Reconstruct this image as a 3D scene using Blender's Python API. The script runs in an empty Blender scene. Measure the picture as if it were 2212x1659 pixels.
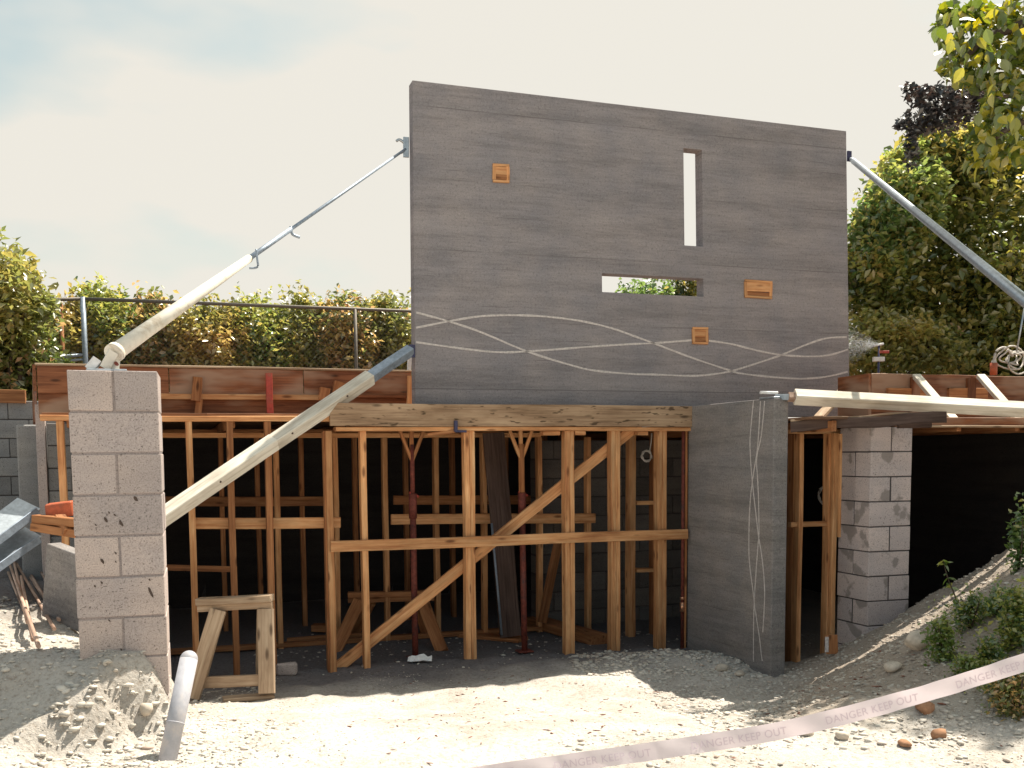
import bpy, math, random
import numpy as np
from mathutils import Vector, Matrix, noise as mnoise

random.seed(7)
RNG = np.random.default_rng(11)
SC = bpy.context.scene
COL = SC.collection

# ------------------------------------------------------------------ camera
EYE = Vector((0.0, 0.0, 1.83))
F, CX, CY = 2200.0, 1106.0, 1157.0          # focal length / principal point, in 2212-px picture units
PITCH, ROLL = math.atan(0.08), 0.0076
_f = Vector((0, math.cos(PITCH), -math.sin(PITCH)))
_u = Vector((0, math.sin(PITCH), math.cos(PITCH)))
_r = Vector((1, 0, 0))
_r2 = _r * math.cos(ROLL) - _u * math.sin(ROLL)
_u2 = _u * math.cos(ROLL) + _r * math.sin(ROLL)
cam = bpy.data.cameras.new('camera')
cam.sensor_fit = 'HORIZONTAL'
cam.sensor_width = 36.0
cam.lens = 36.0 * F / 2212.0
cam.shift_x = 0.0
cam.shift_y = (CY - 829.5) / 2212.0
cam.clip_start, cam.clip_end = 0.05, 2000.0
camo = bpy.data.objects.new('camera', cam)
COL.objects.link(camo)
camo.matrix_world = Matrix(((_r2.x, _u2.x, -_f.x, EYE.x), (_r2.y, _u2.y, -_f.y, EYE.y),
                            (_r2.z, _u2.z, -_f.z, EYE.z), (0, 0, 0, 1)))
SC.camera = camo

# ------------------------------------------------------------------ sun, sky, exposure
SUN_EL = math.radians(62.0)
SUN_AZ = math.radians(44.0)                 # clockwise from +Y: behind the wall, to the right
SUN_DIR = Vector((math.cos(SUN_EL) * math.sin(SUN_AZ), math.cos(SUN_EL) * math.cos(SUN_AZ), math.sin(SUN_EL)))
sl = bpy.data.lights.new('sun', 'SUN')
sl.energy = 5.0
sl.angle = math.radians(0.55)
sl.color = (1.0, 0.92, 0.79)
slo = bpy.data.objects.new('sun', sl)
COL.objects.link(slo)
slo.rotation_euler = SUN_DIR.to_track_quat('Z', 'Y').to_euler()

world = bpy.data.worlds.new('World')
SC.world = world
world.use_nodes = True
wt = world.node_tree
wt.nodes.clear()
def wn(t, **k):
    n = wt.nodes.new(t)
    for a, b in k.items(): setattr(n, a, b)
    return n
wl = wt.links.new
out = wn('ShaderNodeOutputWorld')
bg = wn('ShaderNodeBackground')
bg.inputs['Strength'].default_value = 0.10
sky = wn('ShaderNodeTexSky', sky_type='NISHITA', sun_disc=False, sun_elevation=SUN_EL, sun_rotation=SUN_AZ,
         altitude=10.0, air_density=1.0, dust_density=3.0, ozone_density=1.0)
tc = wn('ShaderNodeTexCoord')
mp = wn('ShaderNodeMapping')
mp.inputs['Scale'].default_value = (1.0, 1.0, 2.6)
mp.inputs['Location'].default_value = (0.35, 0.2, 0.1)
nz = wn('ShaderNodeTexNoise')
nz.inputs['Scale'].default_value = 2.1
nz.inputs['Detail'].default_value = 5.0
nz.inputs['Roughness'].default_value = 0.45
# clear patches are bluer away from the sun, whiter towards it
dotn = wn('ShaderNodeVectorMath', operation='DOT_PRODUCT')
dotn.inputs[1].default_value = SUN_DIR
mr = wn('ShaderNodeMapRange')
mr.inputs['From Min'].default_value = 0.40
mr.inputs['From Max'].default_value = 0.64
mr.inputs['To Min'].default_value = -0.40
mr.inputs['To Max'].default_value = 0.24
addn = wn('ShaderNodeMath', operation='ADD')
rmp = wn('ShaderNodeValToRGB')
rmp.color_ramp.elements[0].position = 0.34
rmp.color_ramp.elements[0].color = (0.08, 0.08, 0.08, 1)
rmp.color_ramp.elements[1].position = 0.62
rmp.color_ramp.elements[1].color = (0.97, 0.97, 0.97, 1)
mixc = wn('ShaderNodeMix', data_type='RGBA')
mixc.inputs['B'].default_value = (5.0, 4.76, 4.28, 1)
tint = wn('ShaderNodeMix', data_type='RGBA', blend_type='MULTIPLY')
tint.inputs['Factor'].default_value = 1.0
tint.inputs['B'].default_value = (0.98, 1.10, 0.84, 1)
wl(tc.outputs['Generated'], mp.inputs['Vector'])
wl(mp.outputs['Vector'], nz.inputs['Vector'])
wl(tc.outputs['Generated'], dotn.inputs[0])
wl(dotn.outputs['Value'], mr.inputs['Value'])
nzs = wn('ShaderNodeMath', operation='MULTIPLY_ADD')
nzs.inputs[1].default_value = 1.9
nzs.inputs[2].default_value = -0.45
wl(nz.outputs['Fac'], nzs.inputs[0])
wl(nzs.outputs[0], addn.inputs[0])
wl(mr.outputs['Result'], addn.inputs[1])
# haze thickens towards the horizon
sepz = wn('ShaderNodeSeparateXYZ')
hz = wn('ShaderNodeMapRange')
hz.inputs['From Min'].default_value = 0.14
hz.inputs['From Max'].default_value = 0.40
hz.inputs['To Min'].default_value = 0.62
hz.inputs['To Max'].default_value = -0.13
addh = wn('ShaderNodeMath', operation='ADD')
wl(tc.outputs['Generated'], sepz.inputs[0])
wl(sepz.outputs['Z'], hz.inputs['Value'])
wl(addn.outputs['Value'], addh.inputs[0])
wl(hz.outputs['Result'], addh.inputs[1])
wl(addh.outputs['Value'], rmp.inputs['Fac'])
wl(rmp.outputs['Color'], mixc.inputs['Factor'])
wl(sky.outputs['Color'], tint.inputs['A'])
wl(tint.outputs['Result'], mixc.inputs['A'])
wl(mixc.outputs['Result'], bg.inputs['Color'])
wl(bg.outputs['Background'], out.inputs['Surface'])

SC.view_settings.view_transform = 'Standard'
SC.view_settings.look = 'None'
SC.view_settings.gamma = 1.0
SC.view_settings.exposure = 0.80
SC.view_settings.use_curve_mapping = False
try:
    SC.cycles.max_bounces = 8
    SC.cycles.diffuse_bounces = 4
    SC.cycles.transparent_max_bounces = 8
    SC.cycles.use_denoising = True
except Exception:
    pass

# ------------------------------------------------------------------ geometry helpers
U = Vector((0.949, 0.316, 0.0)).normalized()      # along the concrete wall
V = Vector((-0.316, 0.949, 0.0)).normalized()     # into the building
P0 = Vector((-1.484, 8.5, 0.0))
Z = Vector((0, 0, 1))

def W(s, t, z=0.0):
    return P0 + U * s + V * t + Z * z

def ray(x, y):
    return _r2 * ((x - CX) / F) - _u2 * ((y - CY) / F) + _f

def at(x, y, Y):                                    # point of picture (x, y) at distance Y
    d = ray(x, y)
    return EYE + d * (Y / d.y)

def on_t(x, y, t):                                  # ... on the plane t = const of the building
    d = ray(x, y)
    n = V
    k = (W(0, t) - EYE).dot(n) / d.dot(n)
    return EYE + d * k

def on_s(x, y, s):
    d = ray(x, y)
    k = (W(s, 0) - EYE).dot(U) / d.dot(U)
    return EYE + d * k

def on_z(x, y, z):
    d = ray(x, y)
    return EYE + d * ((z - EYE.z) / d.z)

def st(p):
    q = p - P0
    return q.dot(U), q.dot(V)

def sstep(x):
    x = np.clip(x, 0, 1)
    return x * x * (3 - 2 * x)

WM = {}
def thing(name, label, cat, loc=(0, 0, 0), group=None):
    o = bpy.data.objects.new(name, None)
    o.empty_display_size = 0.1
    COL.objects.link(o)
    o.location = loc
    WM[o.name] = Matrix.Translation(Vector(loc))
    o['label'] = label
    o['category'] = cat
    if group: o['group'] = group
    return o

def tag(o, label, cat, group=None):
    o['label'] = label
    o['category'] = cat
    if group: o['group'] = group
    return o

def structure(o, label=None):
    o['kind'] = 'structure'
    if label: o['label'] = label
    return o

def stuff(o, label=None):
    o['kind'] = 'stuff'
    if label: o['label'] = label
    return o

def link(name, me, mat=None, parent=None, M=None):
    o = bpy.data.objects.new(name, me)
    COL.objects.link(o)
    if mat is not None and len(me.materials) == 0:
        me.materials.append(mat)
    M = M or Matrix.Identity(4)
    if parent is not None:
        o.parent = parent
        o.matrix_local = WM[parent.name].inverted() @ M
    else:
        o.matrix_local = M
    WM[o.name] = M.copy()
    return o

def mesh(verts, faces, name='mesh', smooth=False):
    me = bpy.data.meshes.new(name)
    me.from_pydata([tuple(v) for v in verts], [], [tuple(f) for f in faces])
    me.update()
    if smooth:
        me.polygons.foreach_set('use_smooth', [True] * len(me.polygons))
    return me

def mesh_np(verts, faces, name='mesh', attr=None, smooth=False):
    """verts (N,3), faces (M,k) numpy"""
    me = bpy.data.meshes.new(name)
    n, m, k = len(verts), len(faces), faces.shape[1]
    me.vertices.add(n)
    me.vertices.foreach_set('co', np.asarray(verts, np.float32).ravel())
    me.loops.add(m * k)
    me.loops.foreach_set('vertex_index', np.asarray(faces, np.int32).ravel())
    me.polygons.add(m)
    me.polygons.foreach_set('loop_start', np.arange(0, m * k, k, dtype=np.int32))
    me.polygons.foreach_set('loop_total', np.full(m, k, np.int32))
    if smooth:
        me.polygons.foreach_set('use_smooth', np.ones(m, bool))
    if attr is not None:
        a = me.attributes.new('rnd', 'FLOAT', 'FACE')
        a.data.foreach_set('value', np.asarray(attr, np.float32))
    me.update(calc_edges=True)
    return me

def axes(p, q, up=Z, roll=0.0):
    p, q = Vector(p), Vector(q)
    x = (q - p).normalized()
    up = Vector(up)
    if abs(x.dot(up)) > 0.98:
        up = V
    y = up.cross(x).normalized()
    z = x.cross(y).normalized()
    if roll:
        c, s = math.cos(roll), math.sin(roll)
        y, z = y * c + z * s, z * c - y * s
    c = (p + q) / 2
    return Matrix(((x.x, y.x, z.x, c.x), (x.y, y.y, z.y, c.y), (x.z, y.z, z.z, c.z), (0, 0, 0, 1))), (q - p).length

def bar_mesh(L, w, h, ch=0.004, segs=5, wob=0.0012):
    """a sawn timber lying along local X, edges eased, very slightly uneven"""
    a, b = w / 2, h / 2
    ch = min(ch, a * 0.4, b * 0.4)
    sec = [(a - ch, b), (-a + ch, b), (-a, b - ch), (-a, -b + ch), (-a + ch, -b), (a - ch, -b), (a, -b + ch), (a, b - ch)]
    vs, fs = [], []
    ph = random.random() * 6
    for i in range(segs + 1):
        x = -L / 2 + L * i / segs
        oy = wob * 2 * math.sin(ph + i * 1.1)
        oz = wob * 2 * math.cos(ph * 1.7 + i * 0.9)
        for (y, z) in sec:
            vs.append((x, y + oy + random.uniform(-wob, wob) * .5, z + oz + random.uniform(-wob, wob) * .5))
    for i in range(segs):
        for j in range(8):
            k = (j + 1) % 8
            fs.append((i * 8 + j, i * 8 + k, (i + 1) * 8 + k, (i + 1) * 8 + j))
    fs.append(tuple(range(7, -1, -1)))
    fs.append(tuple(segs * 8 + j for j in range(8)))
    return mesh(vs, fs, 'timber')

def bar(name, p, q, w, h, mat, parent=None, up=Z, roll=0.0, ch=0.004, segs=5, wob=0.0012):
    M, L = axes(p, q, up, roll)
    return link(name, bar_mesh(L, w, h, ch, segs, wob), mat, parent, M)

def rod_mesh(L, r0, r1, n=14, cap=True):
    vs, fs = [], []
    for i, (x, r) in enumerate(((-L / 2, r0), (L / 2, r1))):
        for j in range(n):
            a = 2 * math.pi * j / n
            vs.append((x, r * math.cos(a), r * math.sin(a)))
    for j in range(n):
        k = (j + 1) % n
        fs.append((j, n + j, n + k, k))
    if cap:
        fs.append(tuple(range(n)))
        fs.append(tuple(range(2 * n - 1, n - 1, -1)))
    me = mesh(vs, fs, 'rod')
    for f in me.polygons:
        f.use_smooth = len(f.vertices) == 4
    return me

def rod(name, p, q, r0, mat, parent=None, r1=None, n=14):
    M, L = axes(p, q)
    return link(name, rod_mesh(L, r0, r1 if r1 is not None else r0, n), mat, parent, M)

def path_mesh(pts, r, n=6, taper=None):
    pts = [Vector(p) for p in pts]
    vs, fs = [], []
    for i, p in enumerate(pts):
        d = (pts[min(i + 1, len(pts) - 1)] - pts[max(i - 1, 0)]).normalized()
        a = Vector((0, 0, 1)) if abs(d.z) < 0.9 else Vector((1, 0, 0))
        y = a.cross(d).normalized()
        z = d.cross(y)
        rr = r if taper is None else r + (taper - r) * i / (len(pts) - 1)
        for j in range(n):
            t = 2 * math.pi * j / n
            vs.append(p + (y * math.cos(t) + z * math.sin(t)) * rr)
    for i in range(len(pts) - 1):
        for j in range(n):
            k = (j + 1) % n
            fs.append((i * n + j, i * n + k, (i + 1) * n + k, (i + 1) * n + j))
    fs.append(tuple(range(n - 1, -1, -1)))
    fs.append(tuple((len(pts) - 1) * n + j for j in range(n)))
    return mesh(vs, fs, 'path', smooth=True)

def smooth_pts(pts, sub=4):
    pts = [Vector(p) for p in pts]
    res = []
    for i in range(len(pts) - 1):
        p0, p1, p2, p3 = pts[max(i - 1, 0)], pts[i], pts[i + 1], pts[min(i + 2, len(pts) - 1)]
        for k in range(sub):
            t = k / sub
            res.append(0.5 * ((2 * p1) + (p2 - p0) * t + (2 * p0 - 5 * p1 + 4 * p2 - p3) * t * t + (3 * p1 - p0 - 3 * p2 + p3) * t ** 3))
    res.append(pts[-1])
    return res

def box_mesh(sx, sy, sz, ch=0.006, rough=0.0, origin='centre'):
    """chamfered block, its corners slightly uneven"""
    a, b, c = sx / 2, sy / 2, sz / 2
    vs, fs, idx = [], [], {}
    for X in (-1, 1):
        for Y in (-1, 1):
            for Zz in (-1, 1):
                j = [random.uniform(-rough, rough) for _ in range(3)]
                k = ch * random.uniform(0.7, 1.5)
                for ax in range(3):
                    p = [X * (a - k), Y * (b - k), Zz * (c - k)]
                    p[ax] = (X * a, Y * b, Zz * c)[ax]
                    idx[(X, Y, Zz, ax)] = len(vs)
                    vs.append([p[i] + j[i] for i in range(3)])
    def V3(s, ax):
        return idx[(s[0], s[1], s[2], ax)]
    for ax in range(3):
        o1, o2 = [(1, 2), (2, 0), (0, 1)][ax]
        for sg in (-1, 1):
            loop = []
            for (p, q) in ((-1, -1), (1, -1), (1, 1), (-1, 1)):
                s = [0, 0, 0]
                s[ax], s[o1], s[o2] = sg, p, q
                loop.append(V3(s, ax))
            fs.append(loop if sg > 0 else loop[::-1])
    for ax in range(3):                       # edge strips along axis ax
        o1, o2 = [(1, 2), (2, 0), (0, 1)][ax]
        for p in (-1, 1):
            for q in (-1, 1):
                s0, s1 = [0, 0, 0], [0, 0, 0]
                s0[ax], s1[ax] = -1, 1
                s0[o1] = s1[o1] = p
                s0[o2] = s1[o2] = q
                f = [V3(s0, o1), V3(s1, o1), V3(s1, o2), V3(s0, o2)]
                fs.append(f if p * q > 0 else f[::-1])
    for X in (-1, 1):
        for Y in (-1, 1):
            for Zz in (-1, 1):
                f = [V3((X, Y, Zz), 0), V3((X, Y, Zz), 1), V3((X, Y, Zz), 2)]
                fs.append(f if X * Y * Zz > 0 else f[::-1])
    return mesh(vs, fs, 'block')

def frame_M(origin, x, z=Z):
    x = Vector(x).normalized()
    z = Vector(z)
    y = z.cross(x).normalized()
    z = x.cross(y)
    return Matrix(((x.x, y.x, z.x, origin.x), (x.y, y.y, z.y, origin.y), (x.z, y.z, z.z, origin.z), (0, 0, 0, 1)))

# ------------------------------------------------------------------ materials
def new_mat(name):
    m = bpy.data.materials.new(name)
    m.use_nodes = True
    nt = m.node_tree
    nt.nodes.clear()
    o = nt.nodes.new('ShaderNodeOutputMaterial')
    b = nt.nodes.new('ShaderNodeBsdfPrincipled')
    nt.links.new(b.outputs[0], o.inputs[0])
    return m, nt, b, o

def N(nt, t, **k):
    n = nt.nodes.new(t)
    ins = k.pop('ins', {})
    for a, b in k.items(): setattr(n, a, b)
    for a, b in ins.items(): n.inputs[a].default_value = b
    return n

def ramp(nt, stops):
    n = nt.nodes.new('ShaderNodeValToRGB')
    e = n.color_ramp.elements
    while len(e) < len(stops): e.new(0.5)
    for i, (p, c) in enumerate(stops):
        e[i].position = p
        e[i].color = (*c, 1) if len(c) == 3 else c
    return n

def coords(nt, scale, space='Object', per_object=True):
    tcn = N(nt, 'ShaderNodeTexCoord')
    m = N(nt, 'ShaderNodeMapping')
    m.inputs['Scale'].default_value = scale
    nt.links.new(tcn.outputs[space], m.inputs['Vector'])
    if per_object:
        oi = N(nt, 'ShaderNodeObjectInfo')
        mul = N(nt, 'ShaderNodeMath', operation='MULTIPLY', ins={1: 37.0})
        nt.links.new(oi.outputs['Random'], mul.inputs[0])
        cb = N(nt, 'ShaderNodeCombineXYZ')
        for i in range(3): nt.links.new(mul.outputs[0], cb.inputs[i])
        nt.links.new(cb.outputs[0], m.inputs['Location'])
    return m

def val_by_object(nt, col_socket, lo, hi):
    oi = N(nt, 'ShaderNodeObjectInfo')
    r = N(nt, 'ShaderNodeMapRange', ins={'To Min': lo, 'To Max': hi})
    nt.links.new(oi.outputs['Random'], r.inputs['Value'])
    hsv = N(nt, 'ShaderNodeHueSaturation')
    nt.links.new(r.outputs[0], hsv.inputs['Value'])
    nt.links.new(col_socket, hsv.inputs['Color'])
    return hsv.outputs[0]

def mixrgb(nt, fac, a, b, blend='MIX'):
    m = N(nt, 'ShaderNodeMix', data_type='RGBA', blend_type=blend)
    for s, v in (('Factor', fac), ('A', a), ('B', b)):
        if hasattr(v, 'links'): nt.links.new(v, m.inputs[s])
        else: m.inputs[s].default_value = v if s == 'Factor' else (*v, 1)
    return m.outputs['Result']

def bump(nt, b, h, dist=0.004, strength=0.6):
    n = N(nt, 'ShaderNodeBump', ins={'Strength': strength, 'Distance': dist})
    nt.links.new(h, n.inputs['Height'])
    nt.links.new(n.outputs[0], b.inputs['Normal'])

def mat_wood(name, dark, mid, light, knots=True, rough=0.75, stain=None, var=(0.8, 1.15), flecks=False):
    m, nt, b, o = new_mat(name)
    L = nt.links.new
    c = coords(nt, (1.1, 26, 26))
    n1 = N(nt, 'ShaderNodeTexNoise', ins={'Scale': 1.6, 'Detail': 5.0, 'Roughness': 0.62, 'Distortion': 0.6})
    L(c.outputs[0], n1.inputs['Vector'])
    r = ramp(nt, [(0.30, dark), (0.48, mid), (0.70, light)])
    L(n1.outputs['Fac'], r.inputs['Fac'])
    col = r.outputs['Color']
    if knots:
        ck = coords(nt, (3.2, 11, 11))
        vo = N(nt, 'ShaderNodeTexVoronoi', ins={'Scale': 1.0, 'Randomness': 1.0})
        L(ck.outputs[0], vo.inputs['Vector'])
        kr = ramp(nt, [(0.0, (1, 1, 1)), (0.10, (0.75, .75, .75)), (0.19, (0, 0, 0))])
        L(vo.outputs['Distance'], kr.inputs['Fac'])
        dk = tuple(x * 0.45 for x in dark)
        col = mixrgb(nt, kr.outputs['Color'], col, dk)
    if flecks:
        cf = coords(nt, (9, 34, 34))
        nf = N(nt, 'ShaderNodeTexNoise', ins={'Scale': 1.0, 'Detail': 2.0})
        L(cf.outputs[0], nf.inputs['Vector'])
        rf = ramp(nt, [(0.30, (.22, .2, .18)), (0.37, (1, 1, 1))])
        L(nf.outputs['Fac'], rf.inputs['Fac'])
        col = mixrgb(nt, 0.9, col, rf.outputs['Color'], 'MULTIPLY')
    c2 = coords(nt, (1.5, 5, 5))
    n2 = N(nt, 'ShaderNodeTexNoise', ins={'Scale': 1.3, 'Detail': 4.0, 'Roughness': 0.6})
    L(c2.outputs[0], n2.inputs['Vector'])
    r2 = ramp(nt, [(0.36, (0.55, 0.5, 0.46)), (0.62, (1, 1, 1))])
    L(n2.outputs['Fac'], r2.inputs['Fac'])
    col = mixrgb(nt, 0.75, col, r2.outputs['Color'], 'MULTIPLY')
    if stain:
        n3 = N(nt, 'ShaderNodeTexNoise', ins={'Scale': 0.9, 'Detail': 3.0})
        L(c2.outputs[0], n3.inputs['Vector'])
        r3 = ramp(nt, [(0.50, (0, 0, 0)), (0.64, (1, 1, 1))])
        L(n3.outputs['Fac'], r3.inputs['Fac'])
        col = mixrgb(nt, r3.outputs['Color'], col, stain)
    col = val_by_object(nt, col, *var)
    L(col, b.inputs['Base Color'])
    b.inputs['Roughness'].default_value = rough
    b.inputs['Specular IOR Level'].default_value = 0.25
    bump(nt, b, n1.outputs['Fac'], 0.0025, 0.5)
    return m

def mat_concrete(name, base, streak=0.35, speck=0.5, var=(0.9, 1.1), per_object=True, lines=False, patch=None, scale=1.0, seams=False):
    m, nt, b, o = new_mat(name)
    L = nt.links.new
    c1 = coords(nt, (0.55 * scale, 0.55 * scale, 6.5 * scale), per_object=per_object)
    n1 = N(nt, 'ShaderNodeTexNoise', ins={'Scale': 1.0, 'Detail': 9.0, 'Roughness': 0.72, 'Distortion': 0.35})
    L(c1.outputs[0], n1.inputs['Vector'])
    lo = tuple(x * (1 - streak) for x in base)
    hi = tuple(min(1, x * (1 + streak * 0.6)) for x in base)
    r1 = ramp(nt, [(0.32, lo), (0.52, base), (0.72, hi)])
    L(n1.outputs['Fac'], r1.inputs['Fac'])
    col = r1.outputs['Color']
    c2 = coords(nt, (1, 1, 1), per_object=per_object)
    n2 = N(nt, 'ShaderNodeTexNoise', ins={'Scale': 150.0, 'Detail': 3.0, 'Roughness': 0.7})
    L(c2.outputs[0], n2.inputs['Vector'])
    r2 = ramp(nt, [(0.30, (1 - speck,) * 3), (0.5, (1, 1, 1)), (0.74, (1 + speck * .55,) * 3)])
    L(n2.outputs['Fac'], r2.inputs['Fac'])
    col = mixrgb(nt, 1.0, col, r2.outputs['Color'], 'MULTIPLY')
    n3 = N(nt, 'ShaderNodeTexNoise', ins={'Scale': 2.2, 'Detail': 5.0, 'Roughness': 0.6})
    L(c2.outputs[0], n3.inputs['Vector'])
    r3 = ramp(nt, [(0.35, (0.80, 0.82, 0.86)), (0.65, (1.08, 1.04, 1.0))])
    L(n3.outputs['Fac'], r3.inputs['Fac'])
    col = mixrgb(nt, 0.8, col, r3.outputs['Color'], 'MULTIPLY')
    if not lines:      # open pores
        n8 = N(nt, 'ShaderNodeTexNoise', ins={'Scale': 75.0, 'Detail': 2.0, 'Roughness': 0.6})
        L(c2.outputs[0], n8.inputs['Vector'])
        r8 = ramp(nt, [(0.30, (.42, .40, .39)), (0.38, (1, 1, 1))])
        L(n8.outputs['Fac'], r8.inputs['Fac'])
        col = mixrgb(nt, 0.8, col, r8.outputs['Color'], 'MULTIPLY')
    if patch:
        r4 = ramp(nt, [(0.57, (0, 0, 0)), (0.62, (.8, .8, .8))])
        n4 = N(nt, 'ShaderNodeTexNoise', ins={'Scale': 5.0, 'Detail': 4.0})
        L(c2.outputs[0], n4.inputs['Vector'])
        L(n4.outputs['Fac'], r4.inputs['Fac'])
        col = mixrgb(nt, r4.outputs['Color'], col, patch)
    if lines:      # fine horizontal board grain
        c6 = coords(nt, (4.5, 4.5, 60), per_object=per_object)
        n6 = N(nt, 'ShaderNodeTexNoise', ins={'Scale': 1.0, 'Detail': 4.0, 'Roughness': 0.75})
        L(c6.outputs[0], n6.inputs['Vector'])
        r6 = ramp(nt, [(0.30, (.74, .73, .73)), (0.5, (1, 1, 1)), (0.72, (1.18, 1.17, 1.16))])
        L(n6.outputs['Fac'], r6.inputs['Fac'])
        col = mixrgb(nt, 0.55, col, r6.outputs['Color'], 'MULTIPLY')
        n7 = N(nt, 'ShaderNodeTexNoise', ins={'Scale': 48.0, 'Detail': 3.0, 'Roughness': 0.8})
        L(c2.outputs[0], n7.inputs['Vector'])
        r7 = ramp(nt, [(0.30, (.50, .50, .51)), (0.46, (1, 1, 1)), (0.60, (1, 1, 1)), (0.74, (1.6, 1.6, 1.58))])
        L(n7.outputs['Fac'], r7.inputs['Fac'])
        col = mixrgb(nt, 0.8, col, r7.outputs['Color'], 'MULTIPLY')
    if lines:      # dark dragged scratches of the trowel
        c5 = coords(nt, (0.55, 0.55, 24), per_object=per_object)
        n5 = N(nt, 'ShaderNodeTexNoise', ins={'Scale': 1.7, 'Detail': 3.0, 'Roughness': 0.7, 'Distortion': 0.4})
        L(c5.outputs[0], n5.inputs['Vector'])
        r5 = ramp(nt, [(0.28, (.58, .56, .57)), (0.36, (1, 1, 1))])
        L(n5.outputs['Fac'], r5.inputs['Fac'])
        col = mixrgb(nt, 0.85, col, r5.outputs['Color'], 'MULTIPLY')
    if seams:      # joints of the form boards, broken and faint
        sp_ = N(nt, 'ShaderNodeSeparateXYZ')
        L(c2.outputs[0], sp_.inputs[0])
        nw = N(nt, 'ShaderNodeTexNoise', ins={'Scale': 3.0, 'Detail': 2.0})
        L(c2.outputs[0], nw.inputs['Vector'])
        wz = N(nt, 'ShaderNodeMath', operation='MULTIPLY_ADD', ins={1: 0.012})
        L(nw.outputs['Fac'], wz.inputs[0]); L(sp_.outputs['Z'], wz.inputs[2])
        dv_ = N(nt, 'ShaderNodeMath', operation='MULTIPLY', ins={1: 1 / 0.605})
        L(wz.outputs[0], dv_.inputs[0])
        fr_ = N(nt, 'ShaderNodeMath', operation='FRACT')
        L(dv_.outputs[0], fr_.inputs[0])
        rs = ramp(nt, [(0.0, (1, 1, 1)), (0.008, (0, 0, 0)), (0.985, (0, 0, 0)), (1.0, (.9, .9, .9))])
        L(fr_.outputs[0], rs.inputs['Fac'])
        nb = N(nt, 'ShaderNodeTexNoise', ins={'Scale': 1.1, 'Detail': 3.0})
        L(c2.outputs[0], nb.inputs['Vector'])
        rb = ramp(nt, [(0.42, (0, 0, 0)), (0.58, (.75, .75, .75))])
        L(nb.outputs['Fac'], rb.inputs['Fac'])
        ms = mixrgb(nt, 1.0, rs.outputs['Color'], rb.outputs['Color'], 'MULTIPLY')
        col = mixrgb(nt, ms, col, (0.10, 0.09, 0.092))
    if var:
        col = val_by_object(nt, col, *var)
    L(col, b.inputs['Base Color'])
    b.inputs['Roughness'].default_value = 0.9
    b.inputs['Specular IOR Level'].default_value = 0.2
    bump(nt, b, n2.outputs['Fac'], 0.004, 0.45)
    return m

def mat_plain(name, col, rough=0.6, metal=0.0, speck=0.25, scale=40, spec=0.4, dirt=None):
    m, nt, b, o = new_mat(name)
    L = nt.links.new
    c = coords(nt, (1, 1, 1))
    n = N(nt, 'ShaderNodeTexNoise', ins={'Scale': scale, 'Detail': 5.0, 'Roughness': 0.65})
    L(c.outputs[0], n.inputs['Vector'])
    r = ramp(nt, [(0.3, tuple(x * (1 - speck) for x in col)), (0.7, tuple(min(1, x * (1 + speck * .6)) for x in col))])
    L(n.outputs['Fac'], r.inputs['Fac'])
    cc = r.outputs['Color']
    if dirt:
        n2 = N(nt, 'ShaderNodeTexNoise', ins={'Scale': 7.0, 'Detail': 6.0, 'Roughness': 0.7})
        L(c.outputs[0], n2.inputs['Vector'])
        r2 = ramp(nt, [(0.52, (0, 0, 0)), (0.68, (1, 1, 1))])
        L(n2.outputs['Fac'], r2.inputs['Fac'])
        cc = mixrgb(nt, r2.outputs['Color'], cc, dirt)
    L(cc, b.inputs['Base Color'])
    b.inputs['Roughness'].default_value = rough
    b.inputs['Metallic'].default_value = metal
    b.inputs['Specular IOR Level'].default_value = spec
    bump(nt, b, n.outputs['Fac'], 0.0015, 0.3)
    return m

def mat_leaf(name, stops, trans=0.5, hue=0.5):
    m = bpy.data.materials.new(name)
    m.use_nodes = True
    nt = m.node_tree
    nt.nodes.clear()
    L = nt.links.new
    o = N(nt, 'ShaderNodeOutputMaterial')
    at_ = N(nt, 'ShaderNodeAttribute', attribute_name='rnd')
    oi = N(nt, 'ShaderNodeObjectInfo')
    ad = N(nt, 'ShaderNodeMath', operation='ADD')
    fr = N(nt, 'ShaderNodeMath', operation='FRACT')
    L(at_.outputs['Fac'], ad.inputs[0])
    mu = N(nt, 'ShaderNodeMath', operation='MULTIPLY', ins={1: 0.999})
    L(oi.outputs['Random'], mu.inputs[0])
    L(mu.outputs[0], ad.inputs[1])
    L(ad.outputs[0], fr.inputs[0])
    r = ramp(nt, stops)
    L(fr.outputs[0], r.inputs['Fac'])
    d = N(nt, 'ShaderNodeBsdfDiffuse')
    t = N(nt, 'ShaderNodeBsdfTranslucent')
    g = N(nt, 'ShaderNodeBsdfGlossy', ins={'Roughness': 0.32})
    g.inputs['Color'].default_value = (1, 1, 0.95, 1)
    hs = N(nt, 'ShaderNodeHueSaturation', ins={'Saturation': 1.1, 'Value': 1.5})
    L(r.outputs[0], hs.inputs['Color'])
    L(r.outputs[0], d.inputs['Color'])
    L(hs.outputs[0], t.inputs['Color'])
    mx = N(nt, 'ShaderNodeMixShader', ins={0: trans})
    L(d.outputs[0], mx.inputs[1]); L(t.outputs[0], mx.inputs[2])
    mx2 = N(nt, 'ShaderNodeMixShader', ins={0: 0.09})
    L(mx.outputs[0], mx2.inputs[1]); L(g.outputs[0], mx2.inputs[2])
    L(mx2.outputs[0], o.inputs[0])
    return m

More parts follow.
